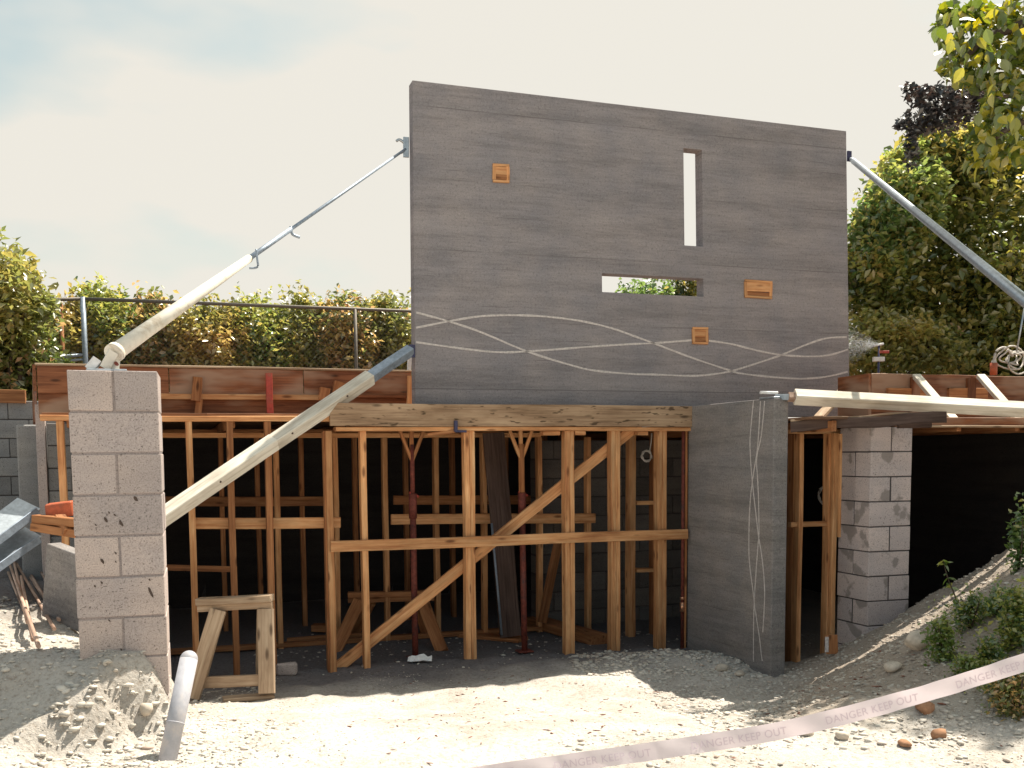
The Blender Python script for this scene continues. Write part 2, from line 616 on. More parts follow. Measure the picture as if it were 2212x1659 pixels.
M_PINE = mat_wood('pine_timber', (0.50, 0.195, 0.08), (0.75, 0.375, 0.165), (0.85, 0.52, 0.27), var=(0.74, 1.14))
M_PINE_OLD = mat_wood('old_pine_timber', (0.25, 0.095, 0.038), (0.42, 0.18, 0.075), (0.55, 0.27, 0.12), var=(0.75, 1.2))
M_LINTEL = mat_wood('weathered_lintel', (0.23, 0.145, 0.09), (0.44, 0.295, 0.185), (0.53, 0.38, 0.25), var=(0.95, 1.05), flecks=True)
M_GREYWOOD = mat_wood('grey_weathered_timber', (0.30, 0.20, 0.13), (0.48, 0.35, 0.24), (0.6, 0.47, 0.34), var=(0.85, 1.1))
M_FORM = mat_wood('oiled_form_board', (0.12, 0.042, 0.018), (0.25, 0.092, 0.040), (0.35, 0.145, 0.066), var=(0.85, 1.15), stain=(0.34, 0.21, 0.14), rough=0.55)
M_DARKPLANK = mat_wood('dark_dusty_plank', (0.06, 0.036, 0.03), (0.11, 0.072, 0.06), (0.16, 0.11, 0.09), knots=False)
M_BRACEWOOD = mat_wood('pale_painted_timber', (0.58, 0.51, 0.41), (0.78, 0.73, 0.63), (0.84, 0.80, 0.71), knots=False, var=(0.95, 1.05))
M_SLAB = mat_concrete('tilt_up_concrete', (0.292, 0.272, 0.282), streak=0.27, speck=0.34, var=None, per_object=False, lines=True, seams=True)
M_PANEL = mat_concrete('dark_panel_concrete', (0.262, 0.244, 0.236), streak=0.34, speck=0.35, var=None, per_object=True, lines=True)
M_BLOCK = mat_concrete('concrete_block', (0.48, 0.41, 0.385), streak=0.10, speck=0.38, var=(0.92, 1.06))
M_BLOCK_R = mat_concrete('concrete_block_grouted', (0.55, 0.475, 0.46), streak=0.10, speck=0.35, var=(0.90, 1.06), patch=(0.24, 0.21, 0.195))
M_BLOCK_DARK = mat_concrete('shade_dark_block', (0.15, 0.135, 0.125), streak=0.2, speck=0.35, var=(0.75, 1.2))  # block colour lowered so the room interior stays dark
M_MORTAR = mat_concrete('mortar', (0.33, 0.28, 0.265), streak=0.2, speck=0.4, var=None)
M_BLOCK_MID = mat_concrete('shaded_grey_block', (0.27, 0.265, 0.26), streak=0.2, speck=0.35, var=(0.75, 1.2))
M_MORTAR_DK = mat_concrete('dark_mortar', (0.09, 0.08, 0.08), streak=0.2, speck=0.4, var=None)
M_WALLDARK = mat_concrete('shade_dark_wall', (0.06, 0.052, 0.05), streak=0.3, speck=0.4, var=None)  # near-black base colour paints in the darkness of the room
M_STEEL = mat_plain('galvanised_steel', (0.42, 0.47, 0.52), 0.38, 0.75, 0.25, 25)
M_STEEL_DULL = mat_plain('dull_blue_steel', (0.30, 0.36, 0.44), 0.5, 0.35, 0.3, 25)
M_PIPE_WHITE = mat_plain('white_enamel_pipe', (0.74, 0.70, 0.61), 0.45, 0.0, 0.12, 15, dirt=(0.5, 0.42, 0.32))
M_TUBE = mat_plain('grey_plastic_tube', (0.42, 0.42, 0.46), 0.55, 0.0, 0.15, 30, dirt=(0.55, 0.5, 0.48))
M_RUST = mat_plain('rusty_red_steel', (0.20, 0.05, 0.035), 0.7, 0.2, 0.5, 30, dirt=(0.07, 0.04, 0.04))
M_RED = mat_plain('bright_red_paint', (0.45, 0.065, 0.045), 0.5, 0.0, 0.3, 25, dirt=(0.32, 0.13, 0.08))
M_ORANGE = mat_plain('orange_red_paint', (0.52, 0.12, 0.05), 0.55, 0.0, 0.3, 25, dirt=(0.30, 0.09, 0.05))
M_PURPLE = mat_plain('dark_blue_steel', (0.06, 0.06, 0.12), 0.5, 0.4)
M_WIRE = mat_plain('pale_cable', (0.55, 0.50, 0.45), 0.5, 0.0)
M_WHITE = mat_plain('white_plastic', (0.72, 0.72, 0.72), 0.5, 0.0, 0.15)
M_BARK = mat_wood('bark', (0.045, 0.032, 0.022), (0.085, 0.062, 0.045), (0.13, 0.10, 0.07), knots=False)
M_STICK = mat_wood('dusty_stake', (0.36, 0.22, 0.16), (0.5, 0.34, 0.26), (0.62, 0.45, 0.36), knots=False, var=(0.75, 1.2))
M_LINE = mat_plain('pale_inlay', (0.60, 0.55, 0.53), 0.8, 0.0, 0.35, 60)
M_STONE = mat_plain('limestone_rock', (0.55, 0.48, 0.40), 0.95, 0.0, 0.3, 18, spec=0.1)
M_CLOD = mat_plain('brown_clod', (0.36, 0.20, 0.12), 0.95, 0.0, 0.4, 25, spec=0.1)
M_CHIP = mat_plain('reddish_litter', (0.26, 0.12, 0.085), 0.9, 0.0, 0.3, 25, spec=0.1)
M_PIT = mat_plain('dark_pit', (0.10, 0.075, 0.065), 0.95, 0.0, 0.3, 30, spec=0.05)

LEAF_HEDGE = mat_leaf('hedge_leaves', [(0.0, (0.130, 0.163, 0.058)), (0.35, (0.260, 0.267, 0.085)), (0.62, (0.429, 0.351, 0.117)), (0.84, (0.546, 0.403, 0.169)), (1.0, (0.468, 0.286, 0.156))], 0.55)
LEAF_GREEN = mat_leaf('green_leaves', [(0.0, (0.104, 0.176, 0.058)), (0.5, (0.208, 0.280, 0.085)), (0.85, (0.377, 0.377, 0.111)), (1.0, (0.481, 0.390, 0.130))], 0.55)
LEAF_DARK = mat_leaf('dark_tree_leaves', [(0.0, (0.046, 0.075, 0.021)), (0.5, (0.111, 0.143, 0.036)), (0.75, (0.260, 0.247, 0.058)), (0.9, (0.520, 0.442, 0.130)), (1.0, (0.715, 0.585, 0.208))], 0.45)  # brightest stops paint in the sunlit sparkle of single leaves
LEAF_BIG = mat_leaf('broad_leaves', [(0.0, (0.075, 0.112, 0.019)), (0.45, (0.150, 0.188, 0.025)), (0.8, (0.300, 0.288, 0.031)), (1.0, (0.375, 0.312, 0.037))], 0.5)
LEAF_BLACK = mat_leaf('shadowed_leaves', [(0.0, (0.03, 0.034, 0.04)), (0.8, (0.06, 0.055, 0.06)), (1.0, (0.11, 0.07, 0.06))], 0.2)
LEAF_LOW = mat_leaf('ground_plant_leaves', [(0.0, (0.069, 0.127, 0.034)), (0.6, (0.138, 0.207, 0.046)), (1.0, (0.345, 0.333, 0.092))], 0.45)

# ------------------------------------------------------------------ terrain
def vnoise(x, y, seed=0):
    xi, yi = np.floor(x).astype(np.int64), np.floor(y).astype(np.int64)
    xf, yf = x - xi, y - yi
    u, v = xf * xf * (3 - 2 * xf), yf * yf * (3 - 2 * yf)
    def h(a, b):
        n = (a * 374761393 + b * 668265263 + seed * 1442695041) & 0xFFFFFFFF
        n = ((n ^ (n >> 13)) * 1274126177) & 0xFFFFFFFF
        return ((n ^ (n >> 16)) & 0xFFFF) / 65535.0
    return (h(xi, yi) * (1 - u) + h(xi + 1, yi) * u) * (1 - v) + (h(xi, yi + 1) * (1 - u) + h(xi + 1, yi + 1) * u) * v

def fbm(x, y, seed=0, octs=4):
    r, a = 0, 0.5
    for i in range(octs):
        r = r + a * (vnoise(x, y, seed + i) - 0.5)
        x, y, a = x * 2.03, y * 2.03, a * 0.5
    return r

def ground(x, y, detail=True):
    x, y = np.asarray(x, float), np.asarray(y, float)
    sx, sy = x - P0.x, y - P0.y
    s, t = sx * U.x + sy * U.y, sx * V.x + sy * V.y
    wob = fbm(x * 1.6, y * 1.6, 5)
    z = 0.47 * sstep((7.75 - y) / 3.2) + 0.08 * sstep((4.4 - y) / 2.5)
    # bank on the left, with the broken edge beside the pier
    edge = np.where(y < 5.3, -1.70 - 0.55 * np.maximum(4.9 - y, 0), -1.68 - 0.44 * (y - 5.3) - 0.25 * sstep((y - 5.25) / 0.3))
    bank = sstep((edge - x + wob * 0.25 + fbm(x * 6, y * 6, 9) * 0.26 + fbm(x * 15, y * 15, 19) * 0.08) / 0.26) * (0.06 + 0.36 * sstep((y - 4.28 + wob * .25 + fbm(x * 7, y * 7, 29) * .15) / 0.8))
    bank = bank * (1 + 0.1 * wob) + 0.30 * sstep((edge - 0.1 - x) / 0.4) * sstep((y - 5.3) / 2.2)
    z = z + np.where(y < 11.5, bank, bank * 0.6)
    # mound on the right
    xf = 1.22 + (y - 5.2) * 0.31 + 0.25 * wob
    m = np.maximum(0, x - xf)
    m = 0.56 * (np.sqrt(m * m + 0.02) - 0.12) * sstep((x - xf + 0.15) / 0.3)
    m = np.minimum(m, 1.15)
    m = m * sstep((y - 4.5) / 1.7) * (1 - sstep((y - 8.1 - 0.12 * np.maximum(x - 3, 0)) / 1.1))
    z = z + m * (1 + 0.25 * fbm(x * 2.3, y * 2.3, 21))
    # low heap of gravel in front of the right posts
    z = z + 0.10 * np.exp(-(((x - 1.45) / 0.75) ** 2 + ((y - 8.75) / 0.35) ** 2))
    z = z + 0.05 * np.exp(-(((x - 0.35) / 0.7) ** 2 + ((y - 8.55) / 0.35) ** 2))
    # the yard behind the building stands higher
    back = ((t > 4.62) & (s > -6.5)) | ((s > 6.95) & (t > -2.4))
    z = np.where(back, 2.28, z)
    far = np.maximum(np.abs(x) - 9, 0) + np.maximum(2 - y, 0)
    if detail:
        inside = ((t > 0.15) & (s > -2.5))
        amp = np.where(inside, 0.5, 1.0)
        z = z + amp * (0.09 * wob + 0.05 * fbm(x * 5, y * 5, 31) + 0.035 * fbm(x * 17, y * 17, 41))
    return z

def earth_mask(x, y):
    xf = 1.22 + (y - 5.2) * 0.31
    m = sstep((x - xf + 0.15 + 0.5 * fbm(x * 2, y * 2, 51)) / 0.5) * sstep((y - 4.6) / 0.9)
    b_ = sstep((-1.75 - x) / 0.3) * sstep((y - 4.2) / 0.4) * 0.12
    return np.clip(m + b_, 0, 1)

def gz(x, y):
    return float(ground(np.array([x]), np.array([y]))[0])

gx = np.concatenate([[-900, -300, -120, -60, -30, -18, -12, -9, -7], np.arange(-6, 6.01, 0.045), [7, 9, 12, 18, 30, 60, 120, 300, 900]])
gy = np.concatenate([[-300, -120, -50, -20, -8, -3, 0, 1.5, 2.5], np.arange(3.2, 10.5, 0.045), np.arange(10.6, 16, 0.25), [17, 20, 26, 40, 80, 160, 320, 700, 1600]])
XX, YY = np.meshgrid(gx, gy)
ZZ = ground(XX, YY)
gv = np.stack([XX.ravel(), YY.ravel(), ZZ.ravel()], 1)
nx, ny = len(gx), len(gy)
ii, jj = np.meshgrid(np.arange(nx - 1), np.arange(ny - 1))
a0 = (jj * nx + ii).ravel()
gf = np.stack([a0, a0 + 1, a0 + nx + 1, a0 + nx], 1)
m, nt, b, o = new_mat('limestone_sand')
L = nt.links.new
cg = coords(nt, (1, 1, 1), per_object=False)
n1 = N(nt, 'ShaderNodeTexNoise', ins={'Scale': 1.4, 'Detail': 6.0, 'Roughness': 0.6})
n2 = N(nt, 'ShaderNodeTexNoise', ins={'Scale': 38.0, 'Detail': 6.0, 'Roughness': 0.7})
n3 = N(nt, 'ShaderNodeTexVoronoi', ins={'Scale': 55.0})
for n_ in (n1, n2, n3): L(cg.outputs[0], n_.inputs['Vector'])
r1 = ramp(nt, [(0.33, (0.40, 0.365, 0.325)), (0.62, (0.575, 0.545, 0.505))])
L(n1.outputs['Fac'], r1.inputs['Fac'])
r2 = ramp(nt, [(0.30, (0.62, 0.56, 0.5)), (0.5, (1, 1, 1)), (0.7, (1.12, 1.1, 1.08))])
L(n2.outputs['Fac'], r2.inputs['Fac'])
colg = mixrgb(nt, 1.0, r1.outputs['Color'], r2.outputs['Color'], 'MULTIPLY')
r3 = ramp(nt, [(0.05, (0.75, 0.68, 0.62)), (0.35, (1, 1, 1))])
L(n3.outputs['Distance'], r3.inputs['Fac'])
colg = mixrgb(nt, 0.6, colg, r3.outputs['Color'], 'MULTIPLY')
# grey soil of the room floor, reaching forward to paint in the wall's shadow
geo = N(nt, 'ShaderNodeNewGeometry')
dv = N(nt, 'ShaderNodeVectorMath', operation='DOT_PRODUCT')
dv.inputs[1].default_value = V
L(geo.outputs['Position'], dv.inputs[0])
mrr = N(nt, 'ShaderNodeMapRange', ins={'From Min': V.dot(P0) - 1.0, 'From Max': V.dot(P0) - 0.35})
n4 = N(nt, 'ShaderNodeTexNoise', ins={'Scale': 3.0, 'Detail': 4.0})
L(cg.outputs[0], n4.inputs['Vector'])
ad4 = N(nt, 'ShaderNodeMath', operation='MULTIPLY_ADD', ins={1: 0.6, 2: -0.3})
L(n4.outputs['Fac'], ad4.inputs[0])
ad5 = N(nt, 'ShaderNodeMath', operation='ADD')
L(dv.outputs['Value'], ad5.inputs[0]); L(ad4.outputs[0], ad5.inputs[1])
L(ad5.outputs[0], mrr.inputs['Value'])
shade_soil = mixrgb(nt, 1.0, (0.165, 0.155, 0.16), r2.outputs['Color'], 'MULTIPLY')
colg = mixrgb(nt, mrr.outputs['Result'], colg, shade_soil)
at_e = N(nt, 'ShaderNodeAttribute', attribute_name='earth')
esoil = mixrgb(nt, 1.0, (0.33, 0.275, 0.225), r2.outputs['Color'], 'MULTIPLY')
ne = N(nt, 'ShaderNodeMath', operation='MULTIPLY', ins={1: 0.85})
L(at_e.outputs['Fac'], ne.inputs[0])
colg = mixrgb(nt, ne.outputs[0], colg, esoil)
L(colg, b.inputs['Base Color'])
b.inputs['Roughness'].default_value = 0.97
b.inputs['Specular IOR Level'].default_value = 0.1
bump(nt, b, n2.outputs['Fac'], 0.02, 0.8)
M_GROUND = m
gme = mesh_np(gv, gf, 'ground', smooth=True)
ga = gme.attributes.new('earth', 'FLOAT', 'POINT')
ga.data.foreach_set('value', earth_mask(XX, YY).ravel().astype(np.float32))
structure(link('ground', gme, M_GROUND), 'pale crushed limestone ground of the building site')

# ------------------------------------------------------------------ concrete panels
def grid_panel(us, zs, holes, thick):
    """panel in local (x = along, z = up), front face at y = 0, back at y = thick; holes = set of (i, j) cells"""
    vs, idx, fs = [], {}, []
    def vid(i, j, k):
        if (i, j, k) not in idx:
            idx[(i, j, k)] = len(vs)
            x, z = us[i], zs[j]
            vs.append((x, thick * k, z))
        return idx[(i, j, k)]
    ni, nj = len(us) - 1, len(zs) - 1
    solid = lambda i, j: 0 <= i < ni and 0 <= j < nj and (i, j) not in holes
    for i in range(ni):
        for j in range(nj):
            if not solid(i, j): continue
            fs.append((vid(i, j, 0), vid(i + 1, j, 0), vid(i + 1, j + 1, 0), vid(i, j + 1, 0)))
            fs.append((vid(i, j, 1), vid(i, j + 1, 1), vid(i + 1, j + 1, 1), vid(i + 1, j, 1)))
            if not solid(i - 1, j): fs.append((vid(i, j, 1), vid(i, j, 0), vid(i, j + 1, 0), vid(i, j + 1, 1)))
            if not solid(i + 1, j): fs.append((vid(i + 1, j, 0), vid(i + 1, j, 1), vid(i + 1, j + 1, 1), vid(i + 1, j + 1, 0)))
            if not solid(i, j - 1): fs.append((vid(i, j, 1), vid(i + 1, j, 1), vid(i + 1, j, 0), vid(i, j, 0)))
            if not solid(i, j + 1): fs.append((vid(i, j + 1, 0), vid(i + 1, j + 1, 0), vid(i + 1, j + 1, 1), vid(i, j + 1, 1)))
    return vs, fs

def bevel(o, w=0.008, segs=2):
    md = o.modifiers.new('bevel', 'BEVEL')
    md.width = w
    md.segments = segs
    md.limit_method = 'ANGLE'
    md.angle_limit = math.radians(40)
    return o

TS = 0.30                                         # the tall panel stands 0.3 m behind the stud line
THK = 0.14
def slab_uz(x, y):
    p = on_t(x, y, TS)
    return st(p)[0], p.z
sL0, zT0 = slab_uz(891, 173)
sR0, zTR = slab_uz(1828, 283)
sLb, zB0 = slab_uz(897, 868)
sR1, _ = slab_uz(1837, 830)
zB = 2.182                                        # stands on the deck
zT = (zT0 + zTR) / 2
h0, hz1 = slab_uz(1306, 592); h1, hz0 = slab_uz(1526, 640)
v0, vz1 = slab_uz(1488, 321); v1, vz0 = slab_uz(1527, 533)
hz0 = (hz0 + slab_uz(1306, 632)[1]) / 2
hz1 = (hz1 + slab_uz(1526, 601)[1]) / 2
us = sorted([sL0, h0, v0, v1 - 0.004, v1, sR1]) if abs(h1 - v1) < 0.02 else sorted([sL0, h0, v0, min(h1, v1), max(h1, v1), sR1])
zs = [zB, hz0, hz1, vz0, vz1, zT]
i_h0, i_v0 = us.index(h0), us.index(v0)
holes = set()
for i in range(len(us) - 1):
    mid = (us[i] + us[i + 1]) / 2
    if h0 < mid < max(h1, v1 - 0.004) and us[i + 1] <= max(h1, v1) + 1e-6: holes.add((i, 1))
    if v0 < mid < v1: holes.add((i, 3))
vs, fs = grid_panel(us, zs, holes, THK)
base = W(0, TS, 0)
Mslab = Matrix(((U.x, V.x, 0, base.x), (U.y, V.y, 0, base.y), (0, 0, 1, 0), (0, 0, 0, 1)))
def lean(x, z):                                   # the raised panel is a little out of plumb, as braced panels are
    k = (z - zB) / (zT - zB)
    l0 = (sL0 - sLb) * k + (sLb - sL0) * 0
    r = (x - us[0]) / (us[-1] - us[0])
    return x + (1 - r) * ((sLb - sL0) * (1 - k)) + r * ((sR0 - sR1) * k)
for q in range(len(vs)):
    x, y, z = vs[q]
    r = (x - us[0]) / (us[-1] - us[0])
    if z == zT: z = zT0 + (zTR - zT0) * r
    vs[q] = (lean(x, z), y, z)
slab_root = thing('concrete_panel', 'tall dark grey concrete wall panel with two slots, propped upright above the timber opening', 'concrete panel', W((sL0 + sR1) / 2, TS, zB))
sp = bevel(link('panel', mesh(vs, fs, 'panel'), M_SLAB, slab_root, Mslab), 0.012, 2)

def ribbon(name, pts, w, nrm, mat, parent, lift=0.003, th=0.006):
    """raised pale strip following pts on a flat face with outward normal nrm"""
    pts = smooth_pts(pts, 4)
    nrm = Vector(nrm)
    vs, fs = [], []
    for i, p in enumerate(pts):
        d = (pts[min(i + 1, len(pts) - 1)] - pts[max(i - 1, 0)]).normalized()
        sd = nrm.cross(d).normalized()
        ww = w * (1 + 0.22 * math.sin(i * 1.3) * math.sin(i * .37))
        vs += [p + sd * ww / 2 + nrm * lift, p - sd * ww / 2 + nrm * lift, p + sd * ww / 2 - nrm * th, p - sd * ww / 2 - nrm * th]
    for i in range(len(pts) - 1):
        a, b_ = i * 4, (i + 1) * 4
        fs += [(a, a + 1, b_ + 1, b_), (a + 2, a, b_, b_ + 2), (a + 1, a + 3, b_ + 3, b_ + 1)]
    n_ = (len(pts) - 1) * 4
    fs += [(0, 2, 3, 1), (n_, n_ + 1, n_ + 3, n_ + 2)]
    return link(name, mesh(vs, fs, 'strip'), mat, parent)

curves = [
    [(899, 675), (969, 694), (1040, 718), (1138, 759), (1234, 789), (1287, 801), (1369, 808), (1411, 809), (1495, 812), (1543, 808), (1582, 801), (1640, 783), (1690, 766), (1735, 747), (1783, 731), (1829, 728)],
    [(899, 708), (969, 694), (1040, 683), (1114, 681), (1186, 684.5), (1258, 694), (1321, 709), (1375, 728), (1416, 743), (1495, 773), (1582, 802), (1603, 807), (1663, 814), (1726, 818), (1783, 814), (1831, 803)],
    [(899, 739), (961, 748), (1040, 758), (1090, 761), (1138, 759), (1210, 754), (1287, 748), (1369, 743), (1416, 741), (1494, 735)],
    [(1531, 736), (1579, 743), (1635, 757), (1690, 767), (1755, 770), (1795, 766), (1831, 755)],
]
for c in curves:
    ribbon('inlaid_line', [on_t(x, y, TS) for x, y in c], 0.017, -V, M_LINE, slab_root)

def blockout(x0, y0, x1, y1, slat):
    a, b_ = on_t(x0, y0, TS), on_t(x1, y1, TS)
    s0, s1, z1, z0 = st(a)[0], st(b_)[0], a.z, b_.z
    fw = 0.022
    q = TS - 0.004
    fr = bar('timber_insert', W(s0, q, z1 - fw / 2), W(s1, q, z1 - fw / 2), 0.03, fw, M_PINE, slab_root, segs=2)
    bar('insert_rail', W(s0, q, z0 + fw / 2), W(s1, q, z0 + fw / 2), 0.03, fw, M_PINE, fr, segs=2)
    for sx in (s0 + fw / 2, s1 - fw / 2):
        bar('insert_stile', W(sx, q, z0 + fw), W(sx, q, z1 - fw), 0.03, fw, M_PINE, fr, segs=2)
    zm = z0 + (z1 - z0) * slat
    bar('insert_board', W(s0 + fw, q - 0.001, (zm + z1 - fw) / 2), W(s1 - fw, q - 0.001, (zm + z1 - fw) / 2), 0.02, z1 - fw - zm - .003, M_PINE, fr, segs=2)
    bar('insert_board', W(s0 + fw, q + 0.003, (zm + z0 + fw) / 2), W(s1 - fw, q + 0.003, (zm + z0 + fw) / 2), 0.02, zm - z0 - fw, M_PINE_OLD, fr, segs=2)
blockout(1064, 353, 1099, 396, 0.42)
blockout(1608, 604, 1666, 646, 0.35)
blockout(1495, 706, 1528, 744, 0.38)

# small panel standing at right angles, to the right of the posts
PS0, PTHK = 3.315, 0.135
pt_far, pt_near = 0.02, -1.41
small = thing('concrete_panel', 'low dark concrete panel standing edge-on at the right end of the timber posts', 'concrete panel', W(PS0, pt_near, 0))
# local x along -V (towards the camera), y = +U
nearT, farT = pt_near, pt_far
Lp = farT - nearT
orig = W(PS0, farT, 0)
Mp = Matrix(((-V.x, U.x, 0, orig.x), (-V.y, U.y, 0, orig.y), (0, 0, 1, 0), (0, 0, 0, 1)))
vs, fs = grid_panel([0, Lp], [-0.25, 2.262], set(), PTHK)
fs = [f[::1] for f in fs]
bevel(link('panel', mesh(vs, fs, 'panel'), M_PANEL, small, Mp), 0.010, 2)
plines = [
    [(1628, 866), (1621, 940), (1621, 977), (1625, 1036), (1638, 1152), (1640, 1165), (1647, 1210), (1652, 1270), (1651, 1318), (1648, 1366)],
    [(1643, 866), (1637, 964), (1626, 1036), (1620, 1096), (1618, 1180), (1620, 1222), (1626, 1270), (1633, 1326), (1641, 1378), (1645, 1414), (1647, 1428)],
    [(1652, 866), (1645, 940), (1635, 988), (1637, 1036), (1639, 1084), (1640, 1152), (1638, 1174), (1632, 1258), (1629, 1318), (1628, 1375), (1628, 1429)],
]
for c in plines:
    ribbon('inlaid_line', [on_s(x, y, PS0) for x, y in c], 0.010, -U, M_LINE, small)

# ------------------------------------------------------------------ block piers and walls
BH = 0.2025
def pier(root, O, ax, ay, top, ncourse, mat, mortar, first_split_x, w=0.40, joint=0.010):
    """square block pier; O = front left corner at ground level, ax along the front, ay into depth"""
    ax, ay = Vector(ax).normalized(), Vector(ay).normalized()
    c0 = O + ax * w / 2 + ay * w / 2
    zb = top - ncourse * BH
    M = frame_M(Vector((c0.x, c0.y, (zb + top) / 2)), ax)
    link('mortar_core', box_mesh(w - 0.008, w - 0.008, ncourse * BH - 0.012, 0.003), mortar, root, M)
    full = [box_mesh(w, w / 2 - joint / 2, BH - joint, 0.003, 0.0012) for _ in range(3)]
    half = [box_mesh(w / 2 - joint / 2, w, BH - joint, 0.003, 0.0012) for _ in range(3)]
    for k in range(ncourse):
        zc = top - (k + 0.5) * BH
        split_x = (k % 2 == 0) == first_split_x
        for side in (-1, 1):
            off = (w / 4 + joint / 4) * side
            c = c0 + (ax if split_x else ay) * off
            me = random.choice(half if split_x else full)
            if len(me.materials) == 0: me.materials.append(mat)
            Mb = frame_M(Vector((c.x + random.uniform(-.002, .002), c.y + random.uniform(-.002, .002), zc)), ax)
            link('concrete_block', me, mat, root, Mb)
    return zb

# left pier
aL = math.radians(17.0)
axL = Vector((math.cos(aL), math.sin(aL), 0)); ayL = Vector((-math.sin(aL), math.cos(aL), 0))
cR = at(351, 1100, 5.06)                           # a point on its right front edge
OL = Vector((cR.x, cR.y, 0)) - axL * 0.41
TOPL = at(345, 800, 5.06).z
pl = thing('block_pier', 'tall pale concrete block pier at the left with a brace foot on its top', 'block pier', (OL.x + .2, OL.y + .25, 0.2))
pier(pl, OL, axL, ayL, TOPL, 10, M_BLOCK, M_MORTAR, True, w=0.41)
def face_pt(x, y, O, ax):
    d = ray(x, y)
    n = Vector((-ax.y, ax.x, 0))
    k = (Vector((O.x, O.y, 0)) - EYE).dot(n) / d.dot(n)
    return EYE + d * k
for (x, y, w_, h_) in ((229, 1123, 6, 12), (262, 1130, 7, 14), (236, 1107, 4, 6), (248, 1112, 4, 6), (293, 1078, 8, 12), (221, 1212, 6, 13), (250, 1213, 3, 5), (250, 1195, 4, 6),
                       (326, 1280, 7, 24), (220, 1258, 4, 6), (207, 1134, 3, 5), (323, 1252, 4, 5), (205, 1266, 4, 6), (236, 1340, 4, 5), (262, 1403, 4, 6), (251, 1413, 4, 5)):
    p = face_pt(x, y, OL, axL) - ayL * 0.0035
    a, h2 = w_ / 2200 * 5.06 / 2, h_ / 2200 * 5.06 / 2
    vs = []
    for k in range(9):
        tt = 2 * math.pi * k / 9
        r_ = random.uniform(.75, 1.15)
        vs.append(p + axL * (a * math.cos(tt) * r_ + 0.35 * h2 * -math.sin(tt)) + Z * (h2 * math.sin(tt) * r_))
    vs.append(p)
    fs = [(k, (k + 1) % 9, 9) for k in range(9)]
    link('chip_mark', mesh(vs, fs, 'chip'), M_PIT, pl)

# right pier
corner = at(1878, 1130, 8.2)
pr = thing('block_pier', 'grey concrete block pier with smeared mortar at the right, its foot buried in the mound', 'block pier', (corner.x, corner.y, 0.3))
TOPR = at(1878, 921, 8.2).z
pier(pr, Vector((corner.x, corner.y, 0)), U, V, TOPR, 10, M_BLOCK_R, M_MORTAR_DK, True)

def block_wall(root, p, d, length, z0, ncourse, mat, mortar, thick=0.19, skip=None):
    """running bond wall; p = start of its face (ground), d along the face"""
    d = Vector(d).normalized()
    n = Vector((-d.y, d.x, 0))
    c = p + d * length / 2 + n * (thick / 2 + 0.008)
    H = ncourse * BH
    link('mortar_core', box_mesh(length - 0.01, thick - 0.016, H - 0.008, 0.004), mortar, root, frame_M(Vector((c.x, c.y, z0 + H / 2)), d))
    fulls = [box_mesh(0.395, thick, BH - 0.01, 0.005, 0.0015) for _ in range(3)]
    for m_ in fulls: m_.materials.append(mat)
    cache = {}
    for k in range(ncourse):
        x = -0.2 if k % 2 else 0.0
        while x < length - 0.02:
            a, b_ = max(x, 0), min(x + 0.4, length)
            if b_ - a > 0.06:
                wd = b_ - a
                if wd > 0.39: me = random.choice(fulls)
                else:
                    key = round(wd, 2)
                    if key not in cache:
                        cache[key] = box_mesh(wd - 0.008, thick, BH - 0.01, 0.005, 0.001)
                        cache[key].materials.append(mat)
                    me = cache[key]
                q = p + d * (a + wd / 2) + n * (thick / 2 + random.uniform(-.002, .002))
                link('concrete_block', me, mat, root, frame_M(Vector((q.x, q.y, z0 + (k + .5) * BH)), d))
            x += 0.4

# block wall inside, behind the right posts and the side doorway
sW0 = 2.35
bw = thing('block_wall', 'shaded concrete block wall inside the room behind the right posts', 'block wall', W(3.7, 1.55, 0))
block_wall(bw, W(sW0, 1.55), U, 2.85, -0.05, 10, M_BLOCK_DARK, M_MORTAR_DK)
# block wall at the left end of the room
pa = at(97, 1000, 9.1); s_a, t_a = st(pa)
bl = thing('block_wall', 'short grey block wall between the left pier and the raised form boards', 'block wall', W(s_a, t_a, 0.8))
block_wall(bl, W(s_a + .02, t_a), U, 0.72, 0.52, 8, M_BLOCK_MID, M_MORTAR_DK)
bar('corner_post', W(s_a - 0.02, t_a + 0.02, 0.4), W(s_a - 0.02, t_a + 0.02, 2.30), 0.075, 0.09, M_BLOCK, bl)
pb = at(0, 1000, 10.9); s_b, t_b = st(pb)
bl2 = thing('block_wall', 'dark block wall at the far left edge with a timber cap', 'block wall', W(s_b, t_b, 0.8))
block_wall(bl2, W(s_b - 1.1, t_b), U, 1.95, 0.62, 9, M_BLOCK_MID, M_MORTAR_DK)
bar('cap_timber', W(s_b - 1.1, t_b - 0.02, at(20, 854, 10.9).z), W(s_b + 0.28, t_b - 0.02, at(20, 856, 10.9).z), 0.10, 0.14, M_PINE_OLD, bl2)

# rear and side walls of the excavated room
rear = thing('retaining_wall', 'retaining wall at the back of the room, shade put into its dark colour', 'wall', W(2, 4.5, 0))
def wall_box(name, p, q, th, z0, z1, parent, mat=None):
    d = (q - p)
    M = frame_M(Vector(((p.x + q.x) / 2, (p.y + q.y) / 2, (z0 + z1) / 2)), d)
    link(name, box_mesh(d.length, th, z1 - z0, 0.01), mat or M_WALLDARK, parent, M)
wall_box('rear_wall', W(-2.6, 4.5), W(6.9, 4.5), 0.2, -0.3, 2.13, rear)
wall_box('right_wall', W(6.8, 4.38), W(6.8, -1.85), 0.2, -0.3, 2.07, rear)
wall_box('left_wall', W(-2.5, 4.38), W(-2.5, t_a + .24), 0.2, -0.3, 2.13, rear, M_BLOCK_MID)

